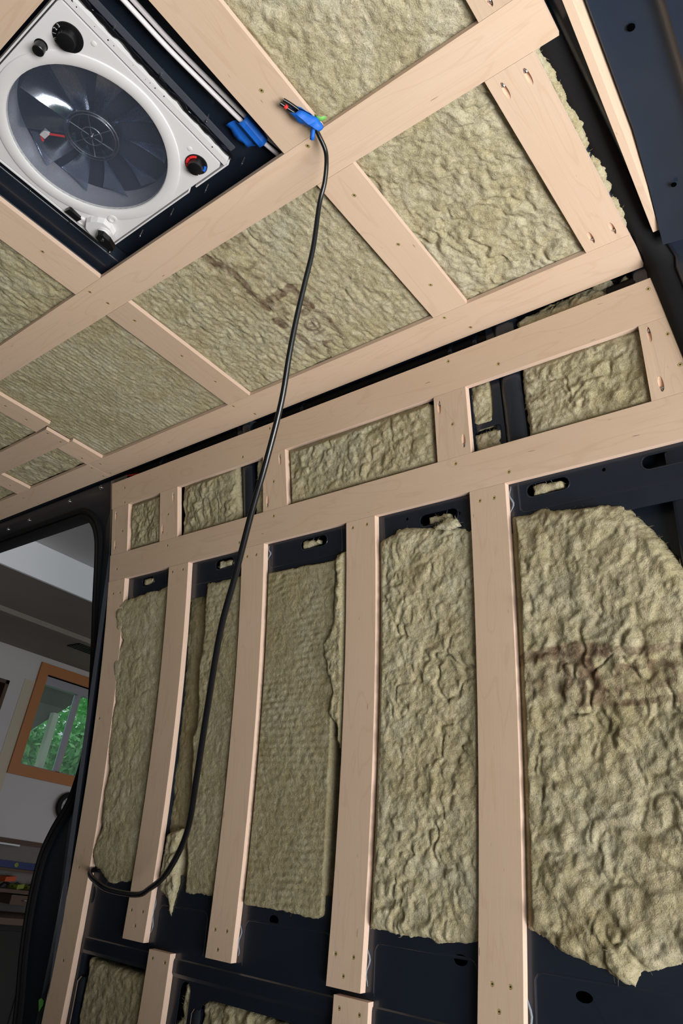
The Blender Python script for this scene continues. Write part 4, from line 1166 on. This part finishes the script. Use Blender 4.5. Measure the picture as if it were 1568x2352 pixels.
insulation('insulation_scrap', 'loose fuzzy wool flake on the belt above the tall crumpled batt', [(-0.872, 1.500), (-0.835, 1.520), (-0.81, 1.512), (-0.795, 1.492), (-0.83, 1.488)], W, 157, base=0.0, lump=0.005, crease=0.006, edge=0.008, drop=0.012, depth=0.012, jag=0.008, tufts=50)

# ================================================================== ROOF FAN
fan = empty('roof_fan', (-1.095, 0.325, HC))
tag(fan, 'white square roof vent fan with round screen, clear blades, black dials and crank', 'fan')
FX0, FX1, FY0, FY1 = -1.297, -0.892, 0.136, 0.519
FC = (-1.100, 0.330)
FR = 0.156


def rrect(x0, x1, y0, y1, r, n=5):
    out = []
    for cx, cy, a0 in ((x1 - r, y1 - r, 0), (x0 + r, y1 - r, 90), (x0 + r, y0 + r, 180), (x1 - r, y0 + r, 270)):
        for k in range(n + 1):
            a = math.radians(a0 + 90 * k / n); out.append((cx + r * math.cos(a), cy + r * math.sin(a)))
    return out


FP = lambda x, y, h=0.0: (x, y, HC + 0.004 - h)
sheet('face_panel', rrect(FX0 + 0.006, FX1 - 0.0165, FY0 + 0.006, FY1 - 0.006, 0.008), [circle_pts(FC, FR, 64)], FP, 0.004, -0.016, M['white'], fan)
# raised ring round the screen
mb = MB(); mb.lathe((*FC, HC), (0, 0, -1), [(FR + 0.026, 0.0), (FR + 0.0245, 0.0022), (FR + 0.020, 0.0034), (FR + 0.006, 0.0034), (FR + 0.001, 0.0015), (FR - 0.001, -0.006)], 72, 0, cap=False)
mb.build('screen_ring', M['white'], fan, smooth=True)
# outer trim: thin lip on three sides, broad flange on the rear side
mb = MB()
z0, z1 = HC - 0.0015, HC + 0.022
mb.box(FX0, FX0 + 0.003, FY0, FY1, z0, z1); mb.box(FX0, FX1, FY0, FY0 + 0.003, z0, z1)
mb.box(FX0, -1.012, FY1 - 0.003, FY1, z0, z1); mb.box(-0.990, FX1 - 0.002, FY1 - 0.003, FY1, z0, z1)
mb.box(FX1 - 0.012, FX1 + 0.001, FY0, FY1 - 0.006, z0 + 0.002, z1); mb.add([(FX1 - .012, FY1 - .006, z0 + .002), (FX1 + .001, FY1 - .006, z0 + .002), (FX1 - .004, FY1, z0 + .002), (FX1 - .012, FY1, z0 + .002)], [(0, 1, 2, 3)])
mb.build('outer_trim', M['white'], fan)
mb = MB(); mb.box(FX0 + 0.003, FX1 - 0.003, FY0 + 0.003, FY1 - 0.003, HC + 0.018, HC + 0.022)
# back tray around the opening (ring of four boxes so the fan well stays open)
mb = MB()
for a in ((FX0 + .003, FC[0] - FR, FY0 + .003, FY1 - .003), (FC[0] + FR, FX1 - .003, FY0 + .003, FY1 - .003), (FC[0] - FR, FC[0] + FR, FY0 + .003, FC[1] - FR), (FC[0] - FR, FC[0] + FR, FC[1] + FR, FY1 - .003)):
    mb.box(*a, HC + 0.020, HC + 0.026)
mb.build('back_tray', M['blackp'], fan)
# fan well, smoked lid, blades, motor
mb = MB(); mb.lathe((*FC, HC), (0, 0, 1), [(FR, 0.002), (FR - 0.002, 0.030), (FR - 0.003, 0.034), (FR - 0.003, 0.058)], 64, 0, cap=False)
mb.build('fan_well', M['wellp'], fan, smooth=True)
mb = MB(); mb.lathe((*FC, HC), (0, 0, 1), [(FR + 0.02, 0.056), (FR + 0.02, 0.075), (0.10, 0.105), (0.001, 0.115)], 48, 0, cap=True)
mb.build('lid_dome', M['smoke'], fan, smooth=True)
for k in range(10):
    a = 2 * math.pi * k / 10 + 0.22
    mb = MB(); vs = []
    for i in range(7):
        r = 0.050 + (0.144 - 0.050) * i / 6
        for j in range(5):
            t = (j / 4 - 0.5)
            aa = a + t * (0.30 + 0.14 * i / 6) + 0.10 * i / 6
            zz = HC + 0.036 + 0.026 * t + 0.005 * (1 - 4 * t * t)
            vs.append((FC[0] + r * math.cos(aa), FC[1] + r * math.sin(aa), zz))
    nb_ = len(vs)
    vs += [(x, y, z + 0.0016) for x, y, z in vs]
    fs = [(i * 5 + j, i * 5 + j + 1, (i + 1) * 5 + j + 1, (i + 1) * 5 + j) for i in range(6) for j in range(4)]
    fs += [tuple(q + nb_ for q in f[::-1]) for f in fs]
    rim = [j for j in range(5)] + [i * 5 + 4 for i in range(1, 7)] + [30 + j for j in (3, 2, 1, 0)] + [i * 5 for i in (5, 4, 3, 2, 1)]
    fs += [(rim[q], rim[(q + 1) % len(rim)], rim[(q + 1) % len(rim)] + nb_, rim[q] + nb_) for q in range(len(rim))]
    mb.add(vs, fs); mb.build('blade', M['clear'], fan, smooth=True)
mb = MB(); mb.lathe((*FC, HC), (0, 0, 1), [(0.0, 0.022), (0.030, 0.023), (0.046, 0.024), (0.053, 0.028), (0.054, 0.052)], 40, 0, cap=False)
hub = mb.build('hub', M['clear'], fan, smooth=True)
mb = MB(); mb.lathe((*FC, HC), (0, 0, 1), [(0.030, 0.040), (0.034, 0.044), (0.034, 0.075)], 28); mb.build('motor', M['blackp'], fan, smooth=True)
mb = MB()
for r in (0.053, 0.047, 0.020):
    mb.tube([(FC[0] + r * math.cos(t), FC[1] + r * math.sin(t), HC + 0.0225) for t in np.linspace(0, 2 * math.pi, 41)], 0.0011, 6)
for k in range(6):
    t = k * math.pi / 3 + 0.3
    mb.tube([(FC[0] + .006 * math.cos(t), FC[1] + .006 * math.sin(t), HC + 0.0225), (FC[0] + .047 * math.cos(t), FC[1] + .047 * math.sin(t), HC + 0.0225)], 0.0008, 5)
mb.build('hub_ring', M['haze'], fan, smooth=True)
mb = MB(); mb.lathe((FC[0], FC[1], HC), (0, 0, 1), [(0.004, 0.016), (0.004, 0.03)], 12); mb.build('motor_shaft', M['steel'], fan, smooth=True)
mb = MB(); mb.tube(bezier_path([(FC[0] - .055, FC[1] - .030, HC + .03), (FC[0] - .085, FC[1] - .052, HC + .035), (FC[0] - .10, FC[1] - .058, HC + .036), (FC[0] - .110, FC[1] - .048, HC + .038)]), 0.0022, 6); mb.build('red_wire', M['redm'], fan, smooth=True)
mb = MB(); mb.obox((FC[0] - 0.088, FC[1] - 0.056, HC + 0.034), (0.008, 0, 0), (0, 0.006, 0), (0, 0, 0.004)); mb.build('wire_connector', M['white'], fan)
mb = MB(); mb.lathe((*FC, HC), (0, 0, 1), [(0.0, 0.0015), (FR + 0.001, 0.0015)], 64, 0, cap=False)
mb.build('screen', M['screen'], fan)


def dial(name, c, r, knob_r, hgt, ring=None):
    mb = MB(); mb.lathe((c[0], c[1], HC), (0, 0, -1), [(r, -0.002), (r, 0.0016), (r - 0.0012, 0.0022), (knob_r + .001, 0.0022)], 40)
    root = mb.build(name, M['blackp'], fan, smooth=True)
    mb = MB()
    n = 36; prof = [(knob_r, 0.002), (knob_r * .97, hgt), (knob_r * .86, hgt + .001), (0.0005, hgt + .001)]
    mb.lathe((c[0], c[1], HC), (0, 0, -1), prof, n)
    k = mb.build('knob', M['blackp'], None, smooth=True); k.parent = root; k.matrix_parent_inverse = root.matrix_parent_inverse.copy()
    k.matrix_parent_inverse = Matrix.Identity(4); k.matrix_parent_inverse = root.matrix_world.inverted() if False else Matrix.Identity(4)
    return root


def add_sub(o, part):
    """sub-part: part keeps world-space vertices because the thing's offset cancels out"""
    o.parent = part
    o.matrix_parent_inverse = Matrix.Identity(4)
    return o


def arc_patch(name, c, r0, r1, a0, a1, h, mat, parent_part):
    mb = MB(); n = 10; vs = []
    for k in range(n + 1):
        a = math.radians(a0 + (a1 - a0) * k / n)
        for r in (r0, r1): vs.append((c[0] + r * math.cos(a), c[1] + r * math.sin(a), HC - h))
    mb.add(vs, [(2 * k, 2 * k + 1, 2 * k + 3, 2 * k + 2) for k in range(n)])
    return add_sub(mb.build(name, mat), parent_part)


d1 = dial('speed_dial', (-0.9515, 0.187), 0.0265, 0.0165, 0.016)
d2_ = dial('small_knob', (-1.0045, 0.1665), 0.0115, 0.0105, 0.018)
d3 = dial('thermostat_dial', (-0.9495, 0.4825), 0.0225, 0.0150, 0.015)
for a0, a1 in ((160, 192), (196, 240), (244, 292)):
    arc_patch('red_band', (-0.9495, 0.4825), 0.0155, 0.0208, a0 + 30, a1 + 30, 0.0026, M['redm'], d3)
arc_patch('blue_band', (-0.9495, 0.4825), 0.0160, 0.0208, 42, 84, 0.0026, M['bluem'], d3)
arc_patch('pointer', (-0.9495, 0.4825), 0.0115, 0.0165, 94, 102, 0.0175, M['white'], d3)
arc_patch('pointer', (-0.9515, 0.187), 0.0195, 0.0250, 186, 193, 0.0026, M['white'], d1)


def glyph(ch, c, ang, size, part):
    cu = bpy.data.curves.new('digit', 'FONT'); cu.body = ch; cu.size = size; cu.align_x = 'CENTER'; cu.align_y = 'CENTER'
    tmp = bpy.data.objects.new('digit', cu); COL.objects.link(tmp)
    dg = bpy.context.evaluated_depsgraph_get()
    me = bpy.data.meshes.new_from_object(tmp.evaluated_get(dg))
    bpy.data.objects.remove(tmp)
    # seen from below: mirror so that it reads from underneath
    for v in me.vertices:
        x, y = v.co.x, -v.co.y
        v.co = (c[0] + x * math.cos(ang) - y * math.sin(ang), c[1] + x * math.sin(ang) + y * math.cos(ang), HC - 0.0026)
    o = link('digit', me, M['white'])
    return add_sub(o, part)


bpy.context.view_layer.update()
for ch, a in (('0', 213), ('1', 236), ('2', 259), ('3', 283)):
    r = 0.0222; t = math.radians(a)
    glyph(ch, (-0.9515 + r * math.cos(t), 0.187 + r * math.sin(t)), t - math.pi / 2 + math.pi, 0.0085, d1)
# face screws
for (x, y) in ((-0.9225, 0.220), (-0.9345, 0.452)):
    mb = MB(); mb.lathe((x, y, HC), (0, 0, -1), [(0.0048, 0), (0.0046, 0.0008), (0.002, 0.0014), (0.0003, 0.0014)], 16); mb.build('face_screw', M['white'], fan, smooth=True)
# rocker switch and crank
mb = MB(); mb.obox((-1.277, 0.413, HC - 0.003), (0.0075, 0.001, 0), (-0.002, 0.0165, 0.002), (0, 0, 0.005)); mb.build('rocker_switch', M['blackp'], fan)
CR = (-1.254, 0.468)
mb = MB()
body = [(-1.277, 0.446), (-1.262, 0.436), (-1.250, 0.440), (-1.236, 0.449), (-1.226, 0.460), (-1.226, 0.478), (-1.236, 0.496), (-1.252, 0.505), (-1.270, 0.500), (-1.281, 0.484), (-1.282, 0.462)]
n = len(body)
mb.add([(x, y, HC + .001) for x, y in body] + [(CR[0] + (x - CR[0]) * .93, CR[1] + (y - CR[1]) * .93, HC - 0.016) for x, y in body], [(i, (i + 1) % n, n + (i + 1) % n, n + i) for i in range(n)] + [tuple(range(n, 2 * n))])
gear = mb.build('crank_gearbox', M['white'], fan)
for (x, y) in ((-1.279, 0.434), (-1.212, 0.470)):
    mb = MB(); mb.lathe((x, y, HC), (0, 0, -1), [(0.0105, -0.001), (0.0100, 0.005), (0.0055, 0.0055), (0.005, 0.004), (0.0005, 0.004)], 20); mb.build('screw_boss', M['white'], fan, smooth=True)
mb = MB(); mb.lathe((-1.248, 0.478, HC), (0, 0, -1), [(0.015, 0.014), (0.0145, 0.018), (0.011, 0.0185), (0.0105, 0.022), (0.008, 0.0225), (0.0075, 0.026)], 28); mb.build('crank_collar', M['white'], fan, smooth=True)
mb = MB()
hd = [(-1.2580, 0.466), (-1.2450, 0.4625), (-1.2370, 0.472), (-1.2380, 0.490), (-1.2480, 0.512), (-1.2585, 0.516), (-1.2645, 0.508), (-1.2650, 0.484)]
n = len(hd)
mb.add([(x, y, HC - 0.024) for x, y in hd] + [(-1.251 + (x + 1.251) * .9, 0.488 + (y - 0.488) * .9, HC - 0.036) for x, y in hd], [(i, (i + 1) % n, n + (i + 1) % n, n + i) for i in range(n)] + [tuple(range(n, 2 * n)), tuple(range(n))[::-1]])
crank = mb.build('crank_handle', M['blackp'], fan)
mb = MB(); mb.lathe((-1.249, 0.480, HC), (0, 0, -1), [(0.0038, 0.0355), (0.0034, 0.0375), (0.001, 0.0385)], 14); add_sub(mb.build('crank_screw', M['steel'], None, smooth=True), crank)
# black sealant squeezed out along the flange
mb = MB()
pts = []
for t in np.linspace(0, 1, 46):
    pts.append((FX1 + 0.004 + 0.0012 * math.sin(t * 60) + 0.001 * math.sin(t * 23), FY0 - 0.02 + (FY1 - FY0 + 0.022) * t, HC + 0.014 + 0.0012 * math.sin(t * 41)))
mb.tube(pts, [0.0046 + 0.0012 * math.sin(k * 2.1) + 0.0008 * math.sin(k * 5.3) for k in range(46)], 8)
for k in range(14):
    y = FY0 + (FY1 - FY0) * random.random()
    mb.lathe((FX1 - 0.003 + random.uniform(-.003, .002), y, HC + 0.0005), (0, 0, -1), [(random.uniform(.0006, .0018), 0), (0.0004, 0.0004)], 6)
mb.build('sealant_bead', M['gloss'], fan, smooth=True)
mb = MB(); mb.box(FX1 + 0.002, FX1 + 0.014, FY0 - 0.3, FY1 - 0.006, HC + 0.030, HC + 0.034); mb.build('gasket_strip', M['flange'], fan)
# pointed fixing screws poking down through the roof round the fan
for (x, y) in ((-0.888, 0.228), (-0.884, 0.331), (-0.880, 0.440), (-0.887, 0.545), (-0.999, 0.547), (-1.113, 0.547), (-1.223, 0.547), (-1.328, 0.537), (-1.335, 0.330), (-1.337, 0.432)):
    mb = MB(); prof = []
    for k in range(17):
        h = 0.0 + 0.026 * k / 16
        r = (0.0017 if k % 2 else 0.0024) * (1 if k < 13 else (17 - k) / 5)
        prof.append((max(r, 0.0002), h))
    mb.lathe((x, y, HC + 0.044), (random.uniform(-.08, .08), random.uniform(-.08, .08), -1), prof, 8)
    mb.build('fixing_screw', M['steel'], fan, smooth=True)

# ================================================================== CABLES
cab = empty('hanging_cable', (-0.70, 0.57, 1.93))
tag(cab, 'thick black cable hanging from the taped ceiling end and looping to the first stud', 'cable')
cp = [(-0.688, 0.532, 1.937), (-0.690, 0.545, 1.936), (-0.694, 0.566, 1.934), (-0.6976, 0.5897, 1.9253), (-0.7039, 0.6044, 1.9071), (-0.7191, 0.6219, 1.8843), (-0.7406, 0.6383, 1.8553), (-0.7691, 0.6691, 1.7857), (-0.7979, 0.6907, 1.729), (-0.8264, 0.7124, 1.6727),
      (-0.8542, 0.7363, 1.6139), (-0.8923, 0.7731, 1.5344), (-0.9492, 0.814, 1.4359), (-1.0063, 0.8516, 1.3526), (-1.0778, 0.9038, 1.2517), (-1.1477, 0.9534, 1.1567), (-1.2548, 1.0518, 1.0095), (-1.3394, 1.132, 0.8951), (-1.4404, 1.2215, 0.7898), (-1.573, 1.2981, 0.7057),
      (-1.6765, 1.34, 0.6647), (-1.7537, 1.3608, 0.6443), (-1.9105, 1.3872, 0.6435), (-1.9896, 1.3975, 0.6571), (-2.0476, 1.4125, 0.6694), (-2.083, 1.432, 0.682), (-2.092, 1.452, 0.686)]
pp = bezier_path(cp, 6)
N = len(pp)
mb = MB(); mb.tube(pp, [0.0042 + 0.0030 * min(1, max(0, (i / N - 0.15) / 0.5)) for i in range(N)], 14, 0, flat=((0.3, 0.4, 0.86), 1.0))
mb.build('jacket', M['cable'], cab, smooth=True)
mb = MB(); mb.tube(bezier_path([(-0.690, 0.541, 1.936), (-0.698, 0.520, 1.936), (-0.706, 0.497, 1.935), (-0.712, 0.477, 1.934)]), 0.0036, 10); mb.build('conductor', M['cable'], cab, smooth=True)
mb = MB(); mb.tube(bezier_path([(-0.690, 0.538, 1.938), (-0.694, 0.515, 1.940), (-0.700, 0.493, 1.940), (-0.706, 0.478, 1.940)]), 0.0034, 10); mb.build('conductor', M['cable'], cab, smooth=True)
mb = MB(); mb.lathe((-0.708, 0.4905, 1.9335), (0.1, -1, 0), [(0.0030, 0), (0.0040, 0.001), (0.0040, 0.005), (0.003, 0.006)], 10); mb.build('red_ring', M['redm'], cab, smooth=True)


def strip_sheet(name, rows, mat, parent, th=0.0005):
    """thin bent tape: rows of points"""
    nu = len(rows); nv = len(rows[0]); vs = [Vector(p) for r in rows for p in r]
    mbx = MB()
    fs = [(i * nv + j, i * nv + j + 1, (i + 1) * nv + j + 1, (i + 1) * nv + j) for i in range(nu - 1) for j in range(nv - 1)]
    mbx.add(vs, fs)
    o = mbx.build(name, mat, parent, smooth=True)
    sm = o.modifiers.new('thickness', 'SOLIDIFY'); sm.thickness = th
    return o


rows = []
for i in range(11):
    t = i / 10
    c = Vector((-0.7010, 0.500, 1.9365)).lerp(Vector((-0.686, 0.549, 1.935)), t)
    r = 0.0085 + 0.0050 * math.sin(math.pi * min(1, t * 1.15)) + 0.0009 * math.sin(17 * t)
    rows.append([c + Vector((math.cos(a), 0.35 * math.cos(a) - 0.15 * math.sin(a), 0.85 * math.sin(a))) * r * (1.0 if a < 5.0 else 1.45 + .5 * t) * (1 + 0.08 * math.sin(3 * a + 5 * t)) for a in np.linspace(0.2, 5.9, 14)])
strip_sheet('blue_tape', rows, M['tape'], cab)
rows = [[Vector((-0.6815, 0.541, 1.930)).lerp(Vector((-0.6995, 0.560, 1.923)), t) + Vector((-0.006, -0.005, 0.001)) * s_ + Vector((0, 0, -0.0025 * math.sin(3 * s_) + 0.002 * math.sin(5 * t))) for s_ in (0, 0.33, 0.66, 1)] for t in (0, 0.25, 0.5, 0.75, 1.0)]
strip_sheet('blue_tape', rows, M['tape'], cab)
rows = [[Vector((-0.678, 0.533, 1.937)) + Vector((0.016, 0.012, 0)) * s_ + Vector((0.007, -0.009, 0.000)) * (t - .5) * (1 - 0.45 * s_) + Vector((0, 0, -0.005 * math.sin(math.pi * s_))) for s_ in (0, 0.3, 0.6, 1)] for t in (0, 0.5, 1.0)]
strip_sheet('green_tape', rows, M['green'], cab)

wc = empty('white_cable', (-0.84, 0.30, 1.985))
tag(wc, 'pair of white cables beside the fan held by blue tape', 'cable')
for dx, dz in ((0, 0), (0.0085, 0.0075)):
    mb = MB(); mb.tube(bezier_path([(-0.845 + dx, -0.3, 1.987 + dz), (-0.845 + dx, 0.0, 1.987 + dz), (-0.843 + dx, 0.22, 1.987 + dz), (-0.842 + dx, 0.31, 1.987 + dz), (-0.836 + dx, 0.40, 1.987 + dz), (-0.830 + dx, 0.49, 1.988 + dz), (-0.826 + dx * 1.1, 0.54, 1.989 + dz), (-0.818 + dx * 1.3, 0.60, 1.992 + dz)]), 0.0046, 12)
    mb.build('jacket', M['whitec'], wc, smooth=True)
rows = []
for s in np.linspace(0, 1, 6):
    y = 0.478 + 0.060 * s
    rows.append([(-0.812 - 0.003 * s, y, 1.996), (-0.8135 - 0.002 * s, y + .001, 1.985), (-0.820 - .002 * s, y + .002, 1.9785), (-0.831 - .002 * s, y + .001, 1.9785), (-0.838 - .002 * s, y, 1.985), (-0.842, y - .001, 1.994), (-0.851, y - .003 * (1 - s), 1.996), (-0.860 + 0.003 * math.sin(s * 7), y - .004, 1.9965), (-0.870 + 0.004 * math.sin(s * 9), y - 0.004, 1.997)])
strip_sheet('blue_tape', rows, M['tape'], wc)
# scrap of green tape stuck on the door pillar
p0 = on_wall(-2.250, 0.322, -0.0125)
mb = MB(); g = [(-2.256, 0.330), (-2.246, 0.337), (-2.230, 0.333), (-2.229, 0.322), (-2.243, 0.304)]
mb.add([on_wall(x, z, -0.0188) for x, z in g] + [on_wall(x, z, -0.0180) for x, z in g], [(0, 1, 2, 3, 4), (9, 8, 7, 6, 5)] + [(i, (i + 1) % 5, 5 + (i + 1) % 5, 5 + i) for i in range(5)])
tag(mb.build('tape_scrap', M['green']), 'scrap of green tape stuck to the dark door pillar edge', 'tape')
mb = MB(); mb.tube([(-2.14, 1.206, 1.944), (-2.10, 1.210, 1.940), (-2.06, 1.208, 1.930)], 0.003, 8)
tag(mb.build('red_wire', M['redm'], None, smooth=True), 'short red wire glimpsed in the dark roof corner gap', 'wire')

# ================================================================== GARAGE THINGS
mb = MB(); wroot = empty('wheel', (GX + 0.06, 3.72, 1.10)); tag(wroot, 'small black wheel hung on the garage wall below the window', 'wheel')
mb.lathe((GX + 0.03, 3.72, 1.10), (1, 0, 0), [(0.078, 0.0), (0.108, 0.004), (0.114, 0.02), (0.108, 0.036), (0.078, 0.04), (0.072, 0.02), (0.078, 0.0)], 40, 0, cap=False); mb.build('tyre', M['black'], wroot, smooth=True)
mb = MB(); mb.lathe((GX + 0.045, 3.72, 1.10), (1, 0, 0), [(0.018, -.02), (0.018, 0.01), (0.012, 0.012)], 16); mb.build('hub', M['alu'], wroot, smooth=True)
for k in range(8):
    a = k * math.pi / 4
    mb = MB(); mb.tube([(GX + 0.05, 3.72 + .012 * math.cos(a), 1.10 + .012 * math.sin(a)), (GX + 0.05, 3.72 + .076 * math.cos(a), 1.10 + .076 * math.sin(a))], 0.003, 6); mb.build('spoke', M['alu'], wroot, smooth=True)
mb = MB()
sh = empty('wall_shelf', (GX, 3.5, 0.44)); tag(sh, 'dark brown shelf on the garage wall holding small tools', 'shelf')
mb.box(GX, GX + 0.22, 2.95, 4.4, 0.435, 0.46); mb.build('board', M['bench'], sh)
for y in (3.05, 4.2):
    mb = MB(); mb.add([(GX, y, 0.30), (GX, y, 0.435), (GX + .18, y, 0.435), (GX, y + .02, 0.30), (GX, y + .02, 0.435), (GX + .18, y + .02, 0.435)], [(0, 1, 2), (5, 4, 3), (0, 3, 4, 1), (1, 4, 5, 2), (2, 5, 3, 0)]); mb.build('bracket', M['bench'], sh)
lv = empty('spirit_level', (GX + 0.04, 3.45, 0.60)); tag(lv, 'blue spirit level lying along the garage wall under the white panel', 'tool')
mb = MB(); mb.box(GX + 0.005, GX + 0.03, 3.05, 3.60, 0.598, 0.645); mb.build('body', M['levelb'], lv)
mb = MB(); mb.lathe((GX + 0.031, 3.42, 0.622), (1, 0, 0), [(0.017, 0), (0.017, 0.003), (0.012, 0.004)], 20); mb.build('vial', M['lime'], lv, smooth=True)
for y in (3.05, 3.60):
    mb = MB(); mb.box(GX + 0.0045, GX + 0.032, y - 0.012, y + 0.012, 0.595, 0.648); mb.build('end_cap', M['alu'], lv)
bh = empty('level_ledge', (GX, 3.4, 0.58)); tag(bh, 'narrow dark ledge carrying the blue level', 'shelf')
mb = MB(); mb.box(GX, GX + 0.05, 2.95, 4.0, 0.575, 0.594); mb.build('ledge', M['bench'], bh)
for (nm, mat, y, lab) in (('glue_gun', 'orange', 3.33, 'orange tool on the garage shelf'), ('clamp', 'lime', 3.43, 'lime green clamp lying beside the orange tool'), ('clamp', 'lime', 3.55, 'lime green clamp at the shelf end next to the door pillar')):
    e_ = empty(nm, (GX + 0.1, y, 0.46)); tag(e_, lab, 'tool')
    mb = MB(); mb.obox((GX + 0.10, y, 0.480 + (0.045 if mat == 'orange' else 0)), (0.05, 0.01, 0), (-0.004, 0.045 if mat == 'orange' else 0.03, 0.006), (0, 0, 0.016)); mb.build('body', M[mat], e_)
    mb = MB(); mb.tube([(GX + 0.10, y - 0.03, 0.472), (GX + 0.10, y + 0.0, 0.50), (GX + 0.11, y + 0.035, 0.488)], 0.010, 8); mb.build('grip', M['blackp'], e_, smooth=True)
wkb = empty('shade_cabinet', (GX + 0.3, 3.6, GF)); tag(wkb, 'dark cabinet added for the shaded space under the bench, low beside the door pillar', 'shade_cabinet')
mb = MB(); mb.box(GX + 0.001, GX + 0.55, 2.6, 4.9, GF, 0.26); mb.build('carcass', M['dark'], wkb)  # dark box added for the shade under the bench
mb = MB(); mb.box(GX + 0.001, GX + 0.60, 2.55, 4.95, 0.26, 0.30); mb.build('worktop', M['bench'], wkb)
for y in (2.65, 3.4, 4.15):
    mb = MB(); mb.box(GX + 0.55, GX + 0.565, y, y + 0.70, GF + 0.05, 0.22); mb.build('cabinet_door', M['dark'], wkb)
bx = empty('drawer_box', (GX + .15, 3.48, 0.30)); tag(bx, 'brown wooden drawer box under the garage shelf', 'box')
mb = MB(); mb.box(GX + 0.001, GX + 0.20, 3.36, 3.62, 0.36, 0.425); mb.build('body', M['bench'], bx)
mb = MB(); mb.tube([(GX + 0.20, 3.45, 0.392), (GX + 0.222, 3.46, 0.392), (GX + 0.222, 3.52, 0.392), (GX + 0.20, 3.53, 0.392)], 0.004, 8); mb.build('handle', M['steel'], bx, smooth=True)
tag(MB().box(GX, GX + 0.06, 3.20, 3.385, 0.752, 0.764).build('white_batten', M['white']), 'thin white strip resting under the garage wall panel', 'strip')
vent = empty('ceiling_vent', (-5.6, 3.3, 2.2)); tag(vent, 'black vent patch in the garage soffit', 'vent')
mb = MB(); mb.box(-5.42, -5.20, 2.98, 3.5, 2.213, 2.2195); mb.build('grille', M['dark'], vent)
for k in range(5):
    mb = MB(); mb.box(-5.41 + k * .042, -5.40 + k * .042, 2.98, 3.5, 2.207, 2.213); mb.build('slat', M['blackp'], vent)

# ================================================================== OUTSIDE THE WINDOW
def shrub(label, c, rad, n, seed, name='leafy_shrub'):
    r = np.random.default_rng(seed); e_ = empty(name, (c[0], c[1], GF)); tag(e_, label, 'shrub', 'greenery outside the garage window')
    mbx = MB()
    for k in range(n):
        d = r.normal(size=3); d /= np.linalg.norm(d); q = np.array(c) + d * rad * r.uniform(0.5, 1.0) ** 0.5 * np.array([0.8, 1, 1])
        a = Vector(r.normal(size=3)).normalized(); b = a.orthogonal().normalized(); s = r.uniform(0.035, 0.075)
        q = Vector(q)
        mbx.add([q - a * s, q - a * s * .2 + b * s * .42, q + a * s, q - a * s * .2 - b * s * .42], [(0, 1, 2, 3)])
    o = mbx.build('foliage', M['leaf'], e_); o['kind'] = 'stuff'
    mbx = MB(); mbx.tube([(c[0], c[1], GF), (c[0] + .05, c[1] + .03, c[2] - rad * .3)], 0.03, 8); mbx.build('stem', M['bark'], e_, smooth=True)


shrub('bright leafy shrub seen low in the first window pane', (-7.85, 4.15, 1.45), 0.50, 2600, 1)
shrub('leafy shrub in the second window pane beside the stile', (-8.05, 5.16, 1.72), 0.45, 2200, 3)
shrub('leafy shrub behind the porch post', (-9.5, 5.25, 2.05), 0.95, 4200, 2)
shrub('tall leafy bush filling the back of the window view', (-12.2, 6.6, 2.9), 1.7, 6500, 4)
pr_ = empty('porch_roof', (-7.4, 4.4, 2.0)); tag(pr_, 'dark sloping porch roof seen through the garage window', 'roof')
mb = MB(); mb.add([(-7.0, 3.2, 1.23), (-7.0, 4.55, 2.56), (-7.0, 4.55, 3.4), (-7.0, 3.2, 3.4), (-7.25, 3.2, 1.23), (-7.25, 4.55, 2.56), (-7.25, 4.55, 3.4), (-7.25, 3.2, 3.4)], [(0, 1, 2, 3), (7, 6, 5, 4), (0, 4, 5, 1), (1, 5, 6, 2), (2, 6, 7, 3), (3, 7, 4, 0)]); mb.build('roof_slab', M['shed'], pr_)
mb = MB(); mb.box(-6.98, -6.91, 3.88, 3.94, GF, 1.97)
tag(mb.build('porch_post', M['post']), 'pale upright porch post seen through the first window pane', 'post')
mb = MB(); mb.box(-30, 30, -25, 30, GF - 0.2, GF - 0.12)
tag(mb.build('ground', M['leaf']), 'green ground outside the garage', 'ground', kind='structure')
print('objects', len(bpy.data.objects), 'tris', sum(len(o.data.loop_triangles) or len(o.data.polygons) for o in bpy.data.objects if o.type == 'MESH'))
